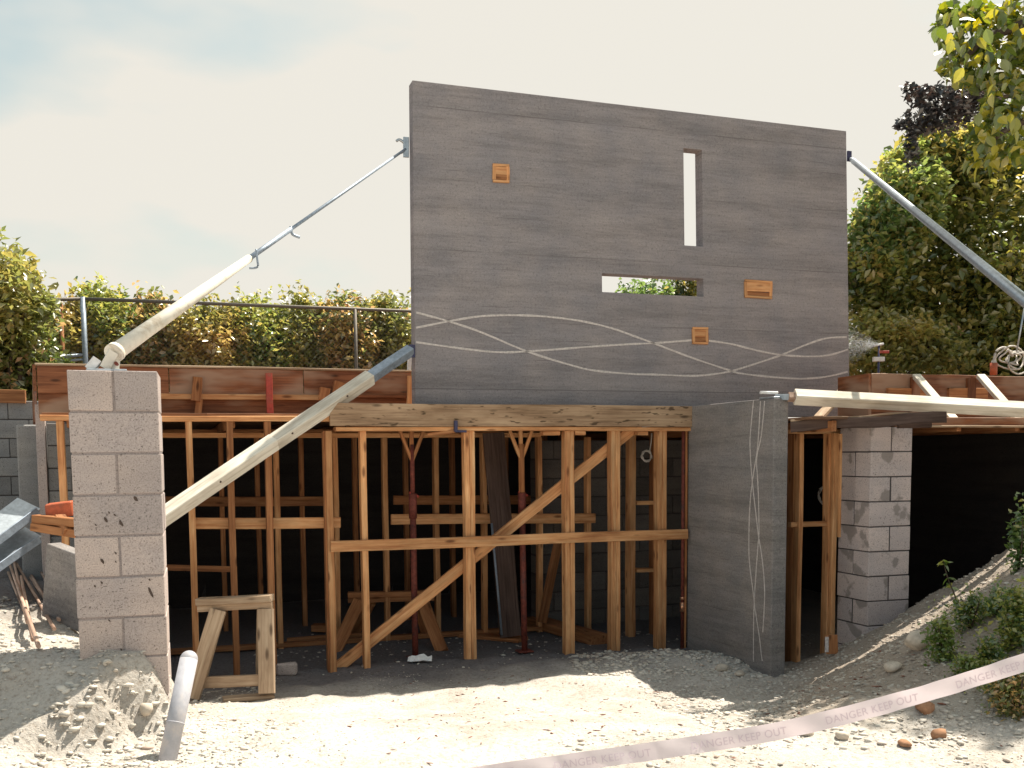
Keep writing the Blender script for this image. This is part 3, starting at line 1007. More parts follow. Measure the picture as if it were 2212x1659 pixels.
# ------------------------------------------------------------------ front timber frame
fr = thing('stud_wall', 'pine stud frame with a heavy lintel and diagonal brace filling the wide opening', 'timber frame', W(1, 0, 0))
LZ0, LZ1 = 2.072, 2.262
sA = st(on_t(712, 895, -0.03))[0]; sB = st(on_t(1500, 900, -0.03))[0]
bar('lintel', W(sA, -0.03, (LZ0 + LZ1) / 2), W(sB, -0.03, (LZ0 + LZ1) / 2), 0.05, LZ1 - LZ0, M_LINTEL, fr, segs=10)
bar('head_plate', W(sA + .05, 0.05, LZ0 - 0.021), W(sB + .01, 0.05, LZ0 - 0.021), 0.16, 0.034, M_PINE, fr, segs=8)
TPZ = 2.11
sTP = st(on_t(88, 900, 0.05))[0]
bar('top_plate', W(sTP, 0.045, TPZ + 0.022), W(sA + 0.06, 0.045, TPZ + 0.022), 0.10, 0.044, M_PINE, fr, segs=8)

def stud(x, y, w, d=0.095, t=0.05, z0=-0.06, z1=2.03, mat=None, parent=None, name='stud', lean_s=0.0):
    s = st(on_t(x, y, t - d / 2))[0]
    return bar(name, W(s, t, z0), W(s + lean_s, t, z1), w, d, mat or M_PINE, parent or fr, up=V, segs=6)
PL2 = TPZ - 0.001
for (x, w) in ((141, .05), (417, .05), (504, .05), (585, .052)):
    stud(x, 1190, w, z1=PL2, z0=(-0.06 if x > 300 else 0.4), mat=M_PINE_OLD if x > 490 else M_PINE)
for (x, w, d) in ((716, .055, .10), (790, .052, .10)):
    stud(x, 1226, w, d, z1=LZ0 - .04)
stud(708, 1226, .03, .09, t=0.07, z1=LZ0 - .04, mat=M_PINE_OLD)
for x in (1017, 1232, 1331, 1431):                 # doubled studs
    pd = [(-0.0235, .046), (0.0235, .046)]
    for k, (ds, w) in enumerate(pd):
        s = st(on_t(x, 1190, 0.0))[0] + ds
        bar('stud', W(s, 0.05 + 0.004 * k, -0.06), W(s, 0.05 + 0.004 * k, LZ0 - .039), w, 0.095, M_PINE, fr, up=V, segs=6)
ra, rb = on_t(714, 1181, -0.028), on_t(1484, 1153, -0.028)
bar('cross_rail', ra, rb, 0.04, 0.092, M_PINE, fr, segs=10)
da, db = on_t(728, 1443, 0.135), on_t(1372, 922, 0.135)
bar('diagonal_brace', da, db, 0.04, 0.098, M_PINE, fr, segs=10)
# small blocks under the head plate
for (x, w_) in ((1250, .1), (1188, .16), (1385, .1)):
    s = st(on_t(x, 925, 0.05))[0]
    bar('packing_block', W(s - w_ / 2, 0.05, LZ0 - 0.058), W(s + w_ / 2, 0.05, LZ0 - 0.058), 0.09, 0.038, M_PINE, fr, segs=1)
cl = thing('steel_clamp', 'small dark blue steel clamp hooked under the lintel', 'clamp', on_t(985, 925, -0.08))
p = on_t(985, 920, -0.07)
bar('jaw', p + Z * 0.045, p - Z * 0.05, 0.03, 0.03, M_PURPLE, cl, segs=1)
bar('clamp_arm', p - Z * 0.045 + V * 0.03, p - Z * 0.045 + U * 0.10 + V * .03, 0.025, 0.02, M_PURPLE, cl, segs=1)
bar('clamp_arm', p - Z * 0.045 + V * 0.03, p - Z * 0.075 - U * 0.22 + V * .12, 0.03, 0.03, M_PINE_OLD, cl, segs=1)

# copper-capped pipe beside the small panel
pp = thing('rusty_pipe', 'thin rusty upright pipe with a copper joint between block wall and low panel', 'pipe', on_t(1478, 1400, 0.0))
s = st(on_t(1478, 1190, 0.0))[0]
rod('pipe', W(s, 0.03, -0.05), W(s, 0.03, LZ0 - .04), 0.016, M_RUST, pp)
M_COPPER = mat_plain('copper', (0.7, 0.36, 0.22), 0.35, 0.8)
rod('joint', W(s, 0.03, on_t(1478, 1322, 0).z), W(s, 0.03, on_t(1478, 1302, 0).z), 0.024, M_COPPER, pp)
rod('joint', W(s, 0.03, on_t(1478, 1296, 0).z), W(s, 0.03, on_t(1478, 1290, 0).z), 0.021, M_COPPER, pp)
bar('batten', W(s + .025, 0.02, -0.05), W(s + .025, 0.02, LZ0 - .04), 0.016, 0.03, M_PINE_OLD, pp, up=V)

# inner stud rows
ir = thing('inner_stud_row', 'second row of dimmer pine studs and rails inside the room', 'timber frame', W(1, 1.3, 0))
def row(t, xs, ref_y, z1, mat, root, w=.048, d=.09):
    for x in xs:
        stud(x, ref_y, w, d, t=t, z1=z1, mat=mat, parent=root)
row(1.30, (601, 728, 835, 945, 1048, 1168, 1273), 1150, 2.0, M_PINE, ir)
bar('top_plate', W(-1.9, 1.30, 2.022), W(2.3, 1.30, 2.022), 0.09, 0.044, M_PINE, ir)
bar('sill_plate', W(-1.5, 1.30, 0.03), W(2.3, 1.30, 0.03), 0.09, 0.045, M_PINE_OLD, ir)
bar('rail', on_t(415, 1131, 0.115), on_t(735, 1129, 0.115), 0.035, 0.092, M_PINE, fr, segs=6)
bar('rail', on_t(845, 1122, 1.225), on_t(1285, 1119, 1.225), 0.04, 0.10, M_PINE, ir, segs=6)
bar('rail', on_t(350, 1226, 0.6), on_t(512, 1229, 0.6), 0.03, 0.05, M_PINE_OLD, ir, segs=3)
far = thing('inner_stud_row', 'farthest row of studs, barely lit, deep inside the dark room', 'timber frame', W(1, 2.5, 0))
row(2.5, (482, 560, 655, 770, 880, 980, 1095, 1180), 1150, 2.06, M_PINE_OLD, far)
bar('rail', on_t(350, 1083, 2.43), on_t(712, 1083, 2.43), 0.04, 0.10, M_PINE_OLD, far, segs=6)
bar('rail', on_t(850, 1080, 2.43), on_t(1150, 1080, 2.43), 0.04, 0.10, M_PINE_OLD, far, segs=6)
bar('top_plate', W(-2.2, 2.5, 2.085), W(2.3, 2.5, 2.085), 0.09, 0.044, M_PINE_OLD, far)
nog = thing('short_stud_frame', 'narrow stud frame with two noggins against the inner block wall', 'timber frame', W(2.9, .6, 0))
stud(1366, 1190, .075, .09, t=0.7, z1=2.05, parent=nog)
stud(1415, 1190, .05, .09, t=0.75, z1=2.05, parent=nog, mat=M_PINE_OLD)
for y in (1086, 1232, 1386):
    bar('noggin', on_t(1372, y, 0.72), on_t(1418, y - 1, 0.72), 0.08, 0.04, M_PINE, nog, segs=2)

# steel props
def prop(name, label, xt, xb, yb, collar_y, t, wood_head):
    root = thing(name, label, 'shoring prop', on_t(xb, yb, t), 'steel props carrying the deck')
    s0 = st(on_t(xb, yb, t))[0]; s1 = st(on_t(xt, 925, t))[0]
    zc = on_t(xb, collar_y, t).z
    zt = 2.02
    def P(z): return W(s0 + (s1 - s0) * z / zt, t, z)
    zf = gz(P(0).x, P(0).y)
    link('base_plate', box_mesh(0.14, 0.14, 0.012, 0.003), M_RUST, root, frame_M(P(zf + .02), U))
    rod('outer_tube', P(zf), P(zc - .22), 0.028, M_RUST, root)
    rod('collar', P(zc - .22), P(zc), 0.037, M_RUST, root)
    k = rod('handle', P(zc + .01) - U * .03, P(zc - .03) + U * .055, 0.012, M_RED, root, n=6)
    rod('inner_tube', P(zc), P(zt - .1), 0.021 if not wood_head else 0.028, M_RUST if not wood_head else M_PINE_OLD, root)
    hm = M_PINE if wood_head else M_PINE_OLD
    for sg in (-1, 1):
        bar('head_strut', P(zt - .24), P(zt + .02) + U * .105 * sg, 0.03, 0.03, hm, root, segs=2)
    bar('head_strut', P(zt - .2), P(zt + .02), 0.035, 0.03, hm, root, segs=2)
prop('steel_prop', 'rusty red steel prop with forked head, left of the doubled centre post', 889, 897, 1405, 1066, 0.28, False)
prop('steel_prop', 'rusty red steel prop with pale timber fork, right of the centre post', 1125, 1133, 1390, 1064, 0.26, True)

# planks and litter inside
a, b_ = on_t(1066, 935, 0.95), on_t(1103, 1375, 0.85)
tag(bar('leaning_plank', Vector((a.x, a.y, a.z)), Vector((b_.x, b_.y, max(b_.z, 0.03))), 0.215, 0.035, M_DARKPLANK, up=V, segs=8), 'wide dark dusty plank leaning upright behind the centre post', 'plank')
lp = thing('steel_offcut', 'slim blue-grey metal strip leaning beside the dark plank', 'metal strip', on_t(1085, 1390, .8))
rod('strip', on_t(1062, 1130, .8), on_t(1084, 1372, .72), 0.011, M_STEEL_DULL, lp)
def floor_plank(name, label, x0, y0, x1, y1, w, h, mat, lift=0.0, z=0.0):
    p, q = on_z(x0, y0, z), on_z(x1, y1, z)
    p.z = gz(p.x, p.y) + h / 2 + lift
    q.z = gz(q.x, q.y) + h / 2 + lift
    return tag(bar(name, p, q, w, h, mat, segs=5), label, 'plank')
floor_plank('floor_plank', 'thick plank lying on the floor with its sawn end towards the right posts', 1150, 1350, 1296, 1392, 0.22, 0.09, M_PINE_OLD)
floor_plank('floor_plank', 'thin dark plank lying flat on the room floor behind the leaning plank', 1000, 1372, 1130, 1385, 0.20, 0.035, M_PINE_OLD)
floor_plank('floor_plank', 'short pine offcut on the floor behind the left opening post', 676, 1366, 745, 1366, 0.14, 0.07, M_PINE_OLD, 0.02)
floor_plank('floor_plank', 'timber batten lying along the floor at the left of the room', 620, 1388, 790, 1380, 0.07, 0.05, M_PINE_OLD)
a, b_ = on_t(1205, 1215, 0.8), on_t(1172, 1335, 0.8)
tag(bar('leaning_batten', on_t(1208, 1165, 1.2), on_t(1170, 1345, 1.1), 0.05, 0.09, M_PINE_OLD, segs=4), 'reddish batten leaning inside the room between two posts', 'plank')

def sawhorse(label, pts, mats, legd):
    """pts: top left, top right, far offset; legs; stretcher"""
    A, B, off, legs, stretch = pts
    root = thing('sawhorse', label, 'sawhorse', (A + B) / 2)
    for k, (dz, w) in enumerate(((0.025, 0.11), (-0.028, 0.045))):
        bar('top_board', A + Z * dz, B + Z * dz, w, 0.05, mats, root, segs=4)
    for (p, q) in legs:
        bar('leg', p, q, 0.118, 0.05, mats, root, up=Vector((0, 1, 0)), segs=4)
    for (p, q) in stretch:
        bar('stretcher', p, q, 0.04, 0.085, mats, root, segs=3)
    return root
D1 = 7.62
A, B = at(428, 1306, D1 + .02), at(588, 1299, D1 - .02)
def foot(x, y, Y):
    p = at(x, y, Y)
    p.z = gz(p.x, p.y) - 0.01
    return p
f1, f2 = at(413, 1508, D1 - .2), at(576, 1498, D1 - .2)
f3, f4 = at(430, 1470, D1 + .45), at(570, 1468, D1 + .4)
sawhorse('small pine sawhorse standing in front of the opening beside the left pier',
         (A, B, None, [(at(472, 1318, D1 - .03), f1), (at(575, 1316, D1 - .03), f2), (at(470, 1318, D1 + .06), f3), (at(572, 1316, D1 + .06), f4)],
          [(at(428, 1474, D1 - .12), at(561, 1469, D1 - .12))]), M_GREYWOOD, 0)
Di = 9.9
A, B = at(752, 1290, Di), at(938, 1286, Di + .1)
sawhorse('dark sawhorse standing inside the room behind the left posts',
         (A, B, None, [(at(776, 1300, Di - .04), foot(722, 1430, Di - .55)), (at(800, 1300, Di + .04), foot(760, 1408, Di + .3)),
                       (at(912, 1296, Di - .04), foot(955, 1408, Di - .45)), (at(905, 1296, Di + .06), foot(925, 1388, Di + .3))],
          []), M_PINE_OLD, 0)

# ------------------------------------------------------------------ deck and edge forms
deck = thing('formwork_deck', 'plywood formwork deck over the room with brown edge boards standing along it', 'formwork deck', W(0, 1, 2.16))
DZ = 2.158
def slabbox(name, s0, s1, t0, t1, z0, z1, mat, parent, ch=0.002):
    c = W((s0 + s1) / 2, (t0 + t1) / 2, (z0 + z1) / 2)
    return link(name, box_mesh(s1 - s0, t1 - t0, z1 - z0, ch), mat, parent, frame_M(c, U))
M_PLY = mat_wood('plywood', (0.13, 0.07, 0.04), (0.22, 0.12, 0.07), (0.30, 0.18, 0.11), knots=False)
k = 0
for s0 in np.arange(sTP, 3.3, 1.22):
    for t0 in (0.09, 2.51):
        slabbox('deck_panel', s0, min(s0 + 1.2195, 3.44), t0, min(t0 + 2.4195, 4.6), DZ, DZ + 0.02, M_PLY, deck)
slabbox('deck_panel', 3.30, 3.60, 0.1, 4.6, 2.12, 2.15, M_PLY, deck)  # added filler strip, blocks sun leaking between the two decks
for s0 in np.arange(sTP + .2, 3.3, 0.61):
    bar('joist', W(s0, 0.12, DZ - 0.05), W(s0, 4.35, DZ - 0.05), 0.045, 0.09, M_PINE_OLD, deck, segs=2)
TB = t_a - 0.12
zb_top = on_t(485, 797, TB).z
zb_bot = on_t(485, 853, TB).z
sq = [st(on_t(x, 820, TB))[0] for x in (80, 365, 655, 888)]
for a, b_ in zip(sq[:-1], sq[1:]):
    bar('edge_board', W(a + .004, TB, (zb_top + zb_bot) / 2), W(b_ - .004, TB, (zb_top + zb_bot) / 2), 0.03, zb_top - zb_bot, M_FORM, deck, segs=6)
bar('edge_batten', W(sq[0] - .01, TB - 0.005, zb_top + 0.012), W(sq[3], TB - 0.005, zb_top + 0.012), 0.05, 0.02, M_GREYWOOD, deck, segs=8)
bar('ledger', W(st(on_t(215, 860, TB))[0], TB - 0.04, zb_bot - 0.02), W(st(on_t(702, 860, TB))[0], TB - 0.04, zb_bot - 0.02), 0.05, 0.05, M_PINE, deck, segs=6)
bar('ledger', W(st(on_t(702, 860, TB))[0], TB - 0.02, zb_bot + 0.0), W(sq[3], TB - 0.02, zb_bot + 0.0), 0.05, 0.03, M_FORM, deck, segs=6)
slabbox('back_form', sq[0], sq[3], TB + .02, TB + .04, DZ + .02, zb_bot + .02, M_FORM, deck)
bar('edge_board', W(sq[0] - .02, TB, (zb_top + zb_bot) / 2 + .01), W(sq[0] - 0.25, TB + 1.9, (zb_top + zb_bot) / 2 - .22), 0.03, 0.24, M_FORM, deck, segs=3)
def stake(x0, y0, x1, y1, t, w, mat, name='stake', w2=None):
    return bar(name, on_t(x0, y0, t), on_t(x1, y1, t), w, w2 or w, mat, deck, up=V, segs=4)
stake(427, 815, 423, 866, TB - .08, 0.085, M_PINE_OLD)
stake(430, 862, 428, 896, TB - .05, 0.06, M_PINE_OLD)
so = stake(580, 806, 584, 893, TB - .12, 0.058, M_RED)
stake(702, 838, 698, 864, TB - .06, 0.09, M_PINE_OLD)
stake(886, 812, 884, 872, TB - .06, 0.05, M_PINE)
stake(884, 770, 884, 803, TB + .03, 0.035, M_WHITE, 'white_post')
stake(735, 826, 725, 866, TB - .06, 0.11, M_PINE_OLD)

# right deck
rd = thing('formwork_deck', 'right-hand formwork deck with brown edge boards and sunlit raking kickers', 'formwork deck', W(5, -1, 2.1))
RZ = 2.085
for s0 in np.arange(3.5, 6.7, 1.07):
    for t0 in (-1.70, 0.7, 3.0):
        slabbox('deck_panel', s0, min(s0 + 1.0695, 6.72), t0, min(t0 + (2.3995 if t0 < 0 else 2.2995), 4.6), RZ, RZ + 0.02, M_PLY, rd)
for s0 in np.arange(3.7, 6.7, 0.61):
    bar('joist', W(s0, -1.66, RZ - 0.05), W(s0, 4.35, RZ - 0.05), 0.045, 0.085, M_PINE_OLD, rd, segs=2)
tF = -1.72
sf0 = st(on_t(1990, 910, tF))[0]
bar('fascia_board', W(sf0, tF, RZ - 0.018), W(7.0, tF, RZ - 0.018), 0.035, 0.07, M_FORM, rd, segs=6)
bar('fascia_batten', W(sf0, tF - 0.02, RZ - 0.058), W(7.0, tF - 0.02, RZ - 0.058), 0.03, 0.018, M_GREYWOOD, rd, segs=6)
TR = -0.82
zr1 = on_t(2050, 810, TR).z
zr0 = RZ + 0.02
sc0 = st(on_t(1880, 830, TR))[0]
sq2 = [sc0, st(on_t(1975, 830, TR))[0], st(on_t(2095, 830, TR))[0], st(on_t(2250, 830, TR))[0], 7.0]
for a, b_ in zip(sq2[:-1], sq2[1:]):
    bar('edge_board', W(a + .003, TR, (zr0 + zr1) / 2), W(b_ - .003, TR, (zr0 + zr1) / 2), 0.03, zr1 - zr0, M_FORM, rd, segs=5)
    bar('cleat', W(b_ - .02, TR - .035, zr0), W(b_ - .02, TR - .035, zr1 - .03), 0.09, 0.04, M_FORM, rd, up=V, segs=2)
bar('edge_board', W(sc0 - .012, TR - .012, (zr0 + zr1) / 2), W(sc0 - .02, TR + .42, (zr0 + zr1) / 2 - .01), 0.03, zr1 - zr0, M_FORM, rd, segs=4)
def kick(x0, y0, x1, y1):
    bar('kicker', on_t(x0, y0, TR - .05), on_t(x1, y1, tF + .06), 0.075, 0.04, M_BRACEWOOD, rd, segs=4)
kick(1980, 812, 2064, 912)
kick(2118, 812, 2204, 910)
bar('kicker', on_t(1834, 828, -0.2), on_t(1768, 903, -0.9), 0.085, 0.04, M_GREYWOOD, rd, segs=4)
for x in (1960, 2090):
    p = on_t(x, 850, TR - .03)
    bar('waler', p - U * .22, p + U * .22, 0.03, 0.10, M_PINE_OLD, rd, segs=2)
bar('waler', on_t(1990, 893, -1.4), on_t(2260, 890, -1.4), 0.05, 0.07, M_FORM, rd, segs=3)

op = thing('rough_timber', 'rough weathered timber resting on top of the right pier, its sunlit upper edge a paler strip', 'timber', at(1860, 915, 8.4))
a, b_ = at(1709, 921, 8.3), at(2045, 901, 7.85)
bar('beam', a, b_, 0.10, 0.085, M_DARKPLANK, op, segs=12, wob=0.004)
bar('lit_edge_strip', a + Z * .050, at(1985, 893, 7.93) + Z * .004, 0.07, 0.016, M_GREYWOOD, op, segs=14, wob=0.003)  # paler strip laid on top to paint in the sunlit edge
bar('packing', at(1940, 918, 8.15), at(2010, 916, 8.1), 0.12, 0.05, M_DARKPLANK, op, segs=2)
tag(bar('galvanised_sheet', on_t(1880, 882, -0.5), on_t(1985, 880, -0.5), 0.01, 0.10, M_STEEL_DULL, segs=3), 'bluish metal sheet edge showing under the white brace', 'metal sheet')

# timber door frame between low panel and right pier
dfm = thing('timber_doorway', 'narrow pine door frame between the low panel and the right pier', 'timber frame', at(1760, 1400, 8.6))
TD = st(Vector((2.744, 8.7, 0)))[1]
def dstud(x, w, d=0.09, z1=1.985, mat=M_PINE, t=None, z0=0.0):
    stud(x, 1180, w, d, t=(TD if t is None else t), z0=z0, z1=z1, mat=mat, parent=dfm)
dstud(1729, .042)
dstud(1716, .05, .09, t=TD + .12, mat=M_PINE_OLD)
dstud(1794, .05, mat=M_PINE)
dstud(1803, .045, .09, t=TD - .05)
s0 = st(on_t(1700, 943, TD))[0]; s1 = st(on_t(1812, 943, TD))[0]
bar('head_plate', W(s0, TD, 2.0), W(s1, TD, 2.0), 0.09, 0.034, M_PINE, dfm, segs=3)
bar('noggin', on_t(1705, 1133, TD), on_t(1792, 1131, TD), 0.05, 0.042, M_PINE, dfm, segs=2)
bar('jamb_board', on_t(1815, 937, TD - .32), on_t(1813, 1160, TD - .32), 0.02, 0.03, M_PINE, dfm, segs=3)
bx = thing('timber_offcut', 'short board with a green printed corner standing at the foot of the right pier', 'board', at(1798, 1400, 8.05))
bar('board', at(1798, 1412, 8.05), at(1797, 1372, 8.05), 0.09, 0.03, M_PINE_OLD, bx, up=Vector((0, 1, 0)), segs=1)
bar('label_strip', at(1786, 1408, 8.02), at(1786, 1376, 8.02), 0.028, 0.02, M_LINE, bx, up=Vector((0, 1, 0)), segs=1)

# coils of wire
def coil(name, label, c, r, turns, tail, n=U):
    root = thing(name, label, 'wire coil', c)
    pts = []
    for i in range(turns * 16 + 1):
        t = i / 16 * 2 * math.pi
        rr = r * (1 + 0.12 * math.sin(i * 0.7))
        pts.append(c + n * rr * math.cos(t) + Z * rr * math.sin(t) + V * (0.01 * math.sin(i * 1.7)))
    link('loop', path_mesh(pts, 0.006, 5), M_WIRE, root)
    link('tail', path_mesh(smooth_pts([c + Z * r * .7 + n * r * .6, tail * .5 + (c + Z * r) * .5 + n * .02, tail], 4), 0.007, 5), M_WIRE, root)
coil('wire_coil', 'pale coil of cable hanging under the lintel before the right-hand posts', on_t(1397, 985, .3), 0.05, 4, on_t(1408, 936, .3))
coil('wire_coil', 'dim coil of cable hanging in the side doorway by the right pier', on_t(1783, 1070, -.8), 0.075, 3, on_t(1785, 1030, -.8))

# ------------------------------------------------------------------ braces
def lam_at(p, q, x):
    lo, hi = 0.0, 1.0
    for _ in range(50):
        m_ = (lo + hi) / 2
        w = p.lerp(q, m_) - EYE
        X = CX + F * w.dot(_r2) / w.dot(_f)
        if (X < x) == ((CX + F * (q - EYE).dot(_r2) / (q - EYE).dot(_f)) > (CX + F * (p - EYE).dot(_r2) / (p - EYE).dot(_f))):
            lo = m_
        else: hi = m_
    return (lo + hi) / 2

b1 = thing('steel_brace', 'long white telescopic pipe brace running from the left pier top up to the tall panel', 'brace', at(245, 790, 5.25), 'braces propping the concrete panels')
p, q = at(247, 762, 5.25), on_t(876, 322, TS + .07)
l1, l2 = lam_at(p, q, 538), lam_at(p, q, 628)
rod('outer_pipe', p, p.lerp(q, l1), 0.044, M_PIPE_WHITE, b1, r1=0.025, n=20)
rod('middle_pipe', p.lerp(q, l1 - .01), p.lerp(q, l2), 0.0165, M_STEEL_DULL, b1)
rod('inner_pipe', p.lerp(q, l2 - .01), q, 0.0115, M_STEEL_DULL, b1)
d = (q - p).normalized()
rod('end_ring', p - d * 0.012, p + d * 0.02, 0.050, M_PIPE_WHITE, b1, n=20)
c = p.lerp(q, l1)
link('pin_handle', path_mesh(smooth_pts([c - Z * .06, c - Z * .05 + U * .05, c + U * .05, c + U * .045 + Z * .06], 4), 0.007, 6), M_STEEL_DULL, b1)
c = p.lerp(q, l2)
link('pin_handle', path_mesh(smooth_pts([c + Z * .02, c - Z * .03 + U * .01, c - Z * .05 + U * .06], 4), 0.010, 6), M_STEEL_DULL, b1)
hk = q
link('top_hook', path_mesh(smooth_pts([hk - U * .08 + Z * .06, hk - U * .05 + Z * .075, hk - U * .005 + Z * .04, hk - U * .01 - Z * .015, hk - U * .045 - Z * .035], 4), 0.012, 6), M_STEEL, b1)
bar('top_plate', hk + U * .005 - Z * .07, hk + U * .005 + Z * .10, 0.05, 0.02, M_STEEL, b1, up=V, segs=1)
fp = at(232, 790, 5.22); fp.z = TOPL + 0.012
link('foot_plate', box_mesh(0.19, 0.14, 0.012, 0.003), M_STEEL, b1, frame_M(fp, axL))
bar('clevis', fp + axL * .03 + Z * .0, p + d * 0.02, 0.035, 0.045, M_PIPE_WHITE, b1, segs=1)
bar('clevis', fp - axL * .01 + Z * .01 - ayL * .03, p + d * 0.0 - ayL * .035, 0.012, 0.05, M_PIPE_WHITE, b1, segs=1)
bar('wedge', fp - axL * .085 + Z * .005, fp - axL * .045 + Z * .06, 0.08, 0.045, M_WHITE, b1, segs=1)
rod('bolt', fp + axL * .045 + Z * .035 - ayL * .06, fp + axL * .045 + Z * .035 + ayL * .06, 0.009, M_RUST, b1)

b2 = thing('timber_brace', 'pale square brace with a steel upper end sloping down behind the left pier', 'brace', at(355, 1125, 7.6), 'braces propping the concrete panels')
p, q = on_t(887, 757, TS - .01), at(357, 1113, 7.55)
k = (q - p)
q2 = p + k * 1.22
lA, lB = lam_at(p, q2, 800), lam_at(p, q2, 592)
def sq_brace(nm, a, b_, w, mat, root, roll=1.0, **kw):
    return bar(nm, a, b_, w, w, mat, root, roll=roll, ch=0.006, **kw)
sq_brace('steel_end', p, p.lerp(q2, lA + .02), 0.085, M_STEEL_DULL, b2, segs=2)
sq_brace('upper_timber', p.lerp(q2, lA), p.lerp(q2, lB), 0.105, M_BRACEWOOD, b2, segs=4)
sq_brace('lower_timber', p.lerp(q2, lB) + Z * .0, q2, 0.108, M_BRACEWOOD, b2, segs=4)
bar('wall_bracket', p + Z * .05 + U * .012, p - Z * .06 + U * .012, 0.05, 0.03, M_PURPLE, b2, up=V, segs=1)
for x, y in ((632, 920), (750, 845), (478, 1040)):
    c = p.lerp(q2, lam_at(p, q2, x))
    rod('bolt_head', c - V * .076 - U * .01 - Z * .03, c - V * .05 - U * .01 - Z * .03, 0.009, M_PIT, b2, n=8)

b3 = thing('steel_brace', 'grey steel pipe brace sloping from the tall panel out to the right edge', 'brace', (3.18, 3.2, 0.6), 'braces propping the concrete panels')
p, q = on_t(1836, 342, TS + .05), at(2212, 648, 6.6)
q2 = p + (q - p) * 1.85
rod('pipe', p + (q - p) * .03, q2, 0.027, M_STEEL, b3, r1=0.044, n=20)
rod('end_cone', p, p + (q - p) * .035, 0.012, M_STEEL, b3, r1=0.027)
bar('wall_bracket', p - U * .01 + Z * .07, p - U * .01 - Z * .03, 0.05, 0.02, M_PURPLE, b3, up=V, segs=1)
bar('foot', q2 - Z * .02, Vector((q2.x, q2.y, gz(q2.x, q2.y) - .02)), 0.08, 0.08, M_STEEL, b3, segs=1)

b4 = thing('timber_brace', 'sunlit pale square brace lying out to the right from the low panel top', 'brace', at(1715, 852, 8.2), 'braces propping the concrete panels')
p, q = at(1716, 858, 8.2), at(2212, 884, 8.35)
q2 = p + (q - p) * 2.6
sq_brace('timber', p, q2, 0.098, M_BRACEWOOD, b4, roll=0.75, segs=8)
sq_brace('end_cap', p - (q - p).normalized() * .05, p + (q - p).normalized() * .004, 0.06, M_STICK, b4, segs=1)
bk = W(PS0 + PTHK / 2, pt_near + .12, 2.262)
link('foot_plate', box_mesh(0.13, 0.22, 0.014, 0.003), M_STEEL, b4, frame_M(bk + Z * .007, U))
bar('clevis', bk + Z * .01 - V * .05, p - (q - p).normalized() * .03, 0.05, 0.05, M_STEEL, b4, segs=1)
rod('bolt', bk + Z * .05 - U * .12, bk + Z * .05 + U * .04, 0.012, M_WHITE, b4)
bar('prop_foot', q2, Vector((q2.x, q2.y, gz(q2.x, q2.y) - .03)), 0.09, 0.09, M_BRACEWOOD, b4, segs=1)

# ------------------------------------------------------------------ foreground tube, rubble at the left
tb = thing('plastic_tube', 'grey rounded plastic tube stuck slanting into the ground before the left pier', 'tube', at(360, 1625, 4.55))
p, q = at(358, 1660, 4.5), at(408, 1424, 4.72)
rod('shaft', p, q, 0.041, M_TUBE, tb, n=24)
d = (q - p).normalized()
vs, fs = [], []
a_ = d.cross(Vector((0, 1, 0))).normalized(); b__ = d.cross(a_)
for i in range(7):
    th = i / 6 * math.pi / 2
    for j in range(24):
        t = 2 * math.pi * j / 24
        vs.append(q + d * 0.041 * math.sin(th) + (a_ * math.cos(t) + b__ * math.sin(t)) * 0.041 * max(math.cos(th), 0.02))
for i in range(6):
    for j in range(24):
        k = (j + 1) % 24
        fs.append((i * 24 + j, i * 24 + k, (i + 1) * 24 + k, (i + 1) * 24 + j))
link('rounded_end', mesh(vs, fs, 'dome', smooth=True), M_TUBE, tb)
rod('band', p.lerp(q, .40), p.lerp(q, .412), 0.0425, M_TUBE, tb, n=24)

def on_ground(x, y, lift=0.0, n=24):
    """where the picture ray first meets the terrain"""
    d = ray(x, y)
    Y = 2.5
    prev = None
    while Y < 16:
        p = EYE + d * (Y / d.y)
        if p.z <= gz(p.x, p.y):
            break
        Y += 0.03
    p = EYE + d * (Y / d.y)
    p.z = gz(p.x, p.y) + lift
    return p

# metal sheets, timbers and stakes on the bank at the left
for (x0, y0, x1, y1, w, lab) in ((-40, 1165, 62, 1088, 0.20, 'upper blue-grey metal channel sheet tilted on the rubble at the left edge'),
                                 (-40, 1225, 72, 1150, 0.16, 'lower pale metal channel sheet tilted on the rubble at the left edge')):
    a, b_ = at(x0, y0, 7.3), at(x1, y1, 7.7)
    root = thing('metal_channel', lab, 'metal sheet', a)
    bar('web', a, b_, w, 0.012, M_STEEL, root, roll=0.5, segs=3)
    nrm = (b_ - a).cross(Z).normalized()
    bar('flange', a - nrm * -w * .44 - Z * .05, b_ - nrm * -w * .44 - Z * .05, 0.012, 0.06, M_STEEL_DULL, root, segs=3)
    bar('flange', a - nrm * w * .44 - Z * .0, b_ - nrm * w * .44 - Z * .0, 0.012, 0.06, M_STEEL_DULL, root, segs=3)
tag(link('painted_box', box_mesh(0.19, 0.14, 0.11, 0.006, 0.004), M_ORANGE, None, Matrix.Translation(at(132, 1101, 7.6)) @ Matrix.Rotation(0.2, 4, 'Z') @ Matrix.Rotation(-0.12, 4, 'Y')), 'orange red painted box on the rubble left of the block pier', 'box')
for i, (x0, y0, x1, y1, w, lab) in enumerate(((76, 1120, 172, 1130, .06, 'upper brown timber scrap lying under the orange box'),
                                              (74, 1138, 168, 1152, .06, 'lower brown timber scrap on the rubble by the pier'),
                                              (128, 1118, 150, 1150, .06, 'short upright timber scrap beside the orange box'))):
    tag(bar('timber_scrap', at(x0, y0, 7.5), at(x1, y1, 7.4), 0.08, w, M_PINE_OLD, segs=3), lab, 'timber scrap')
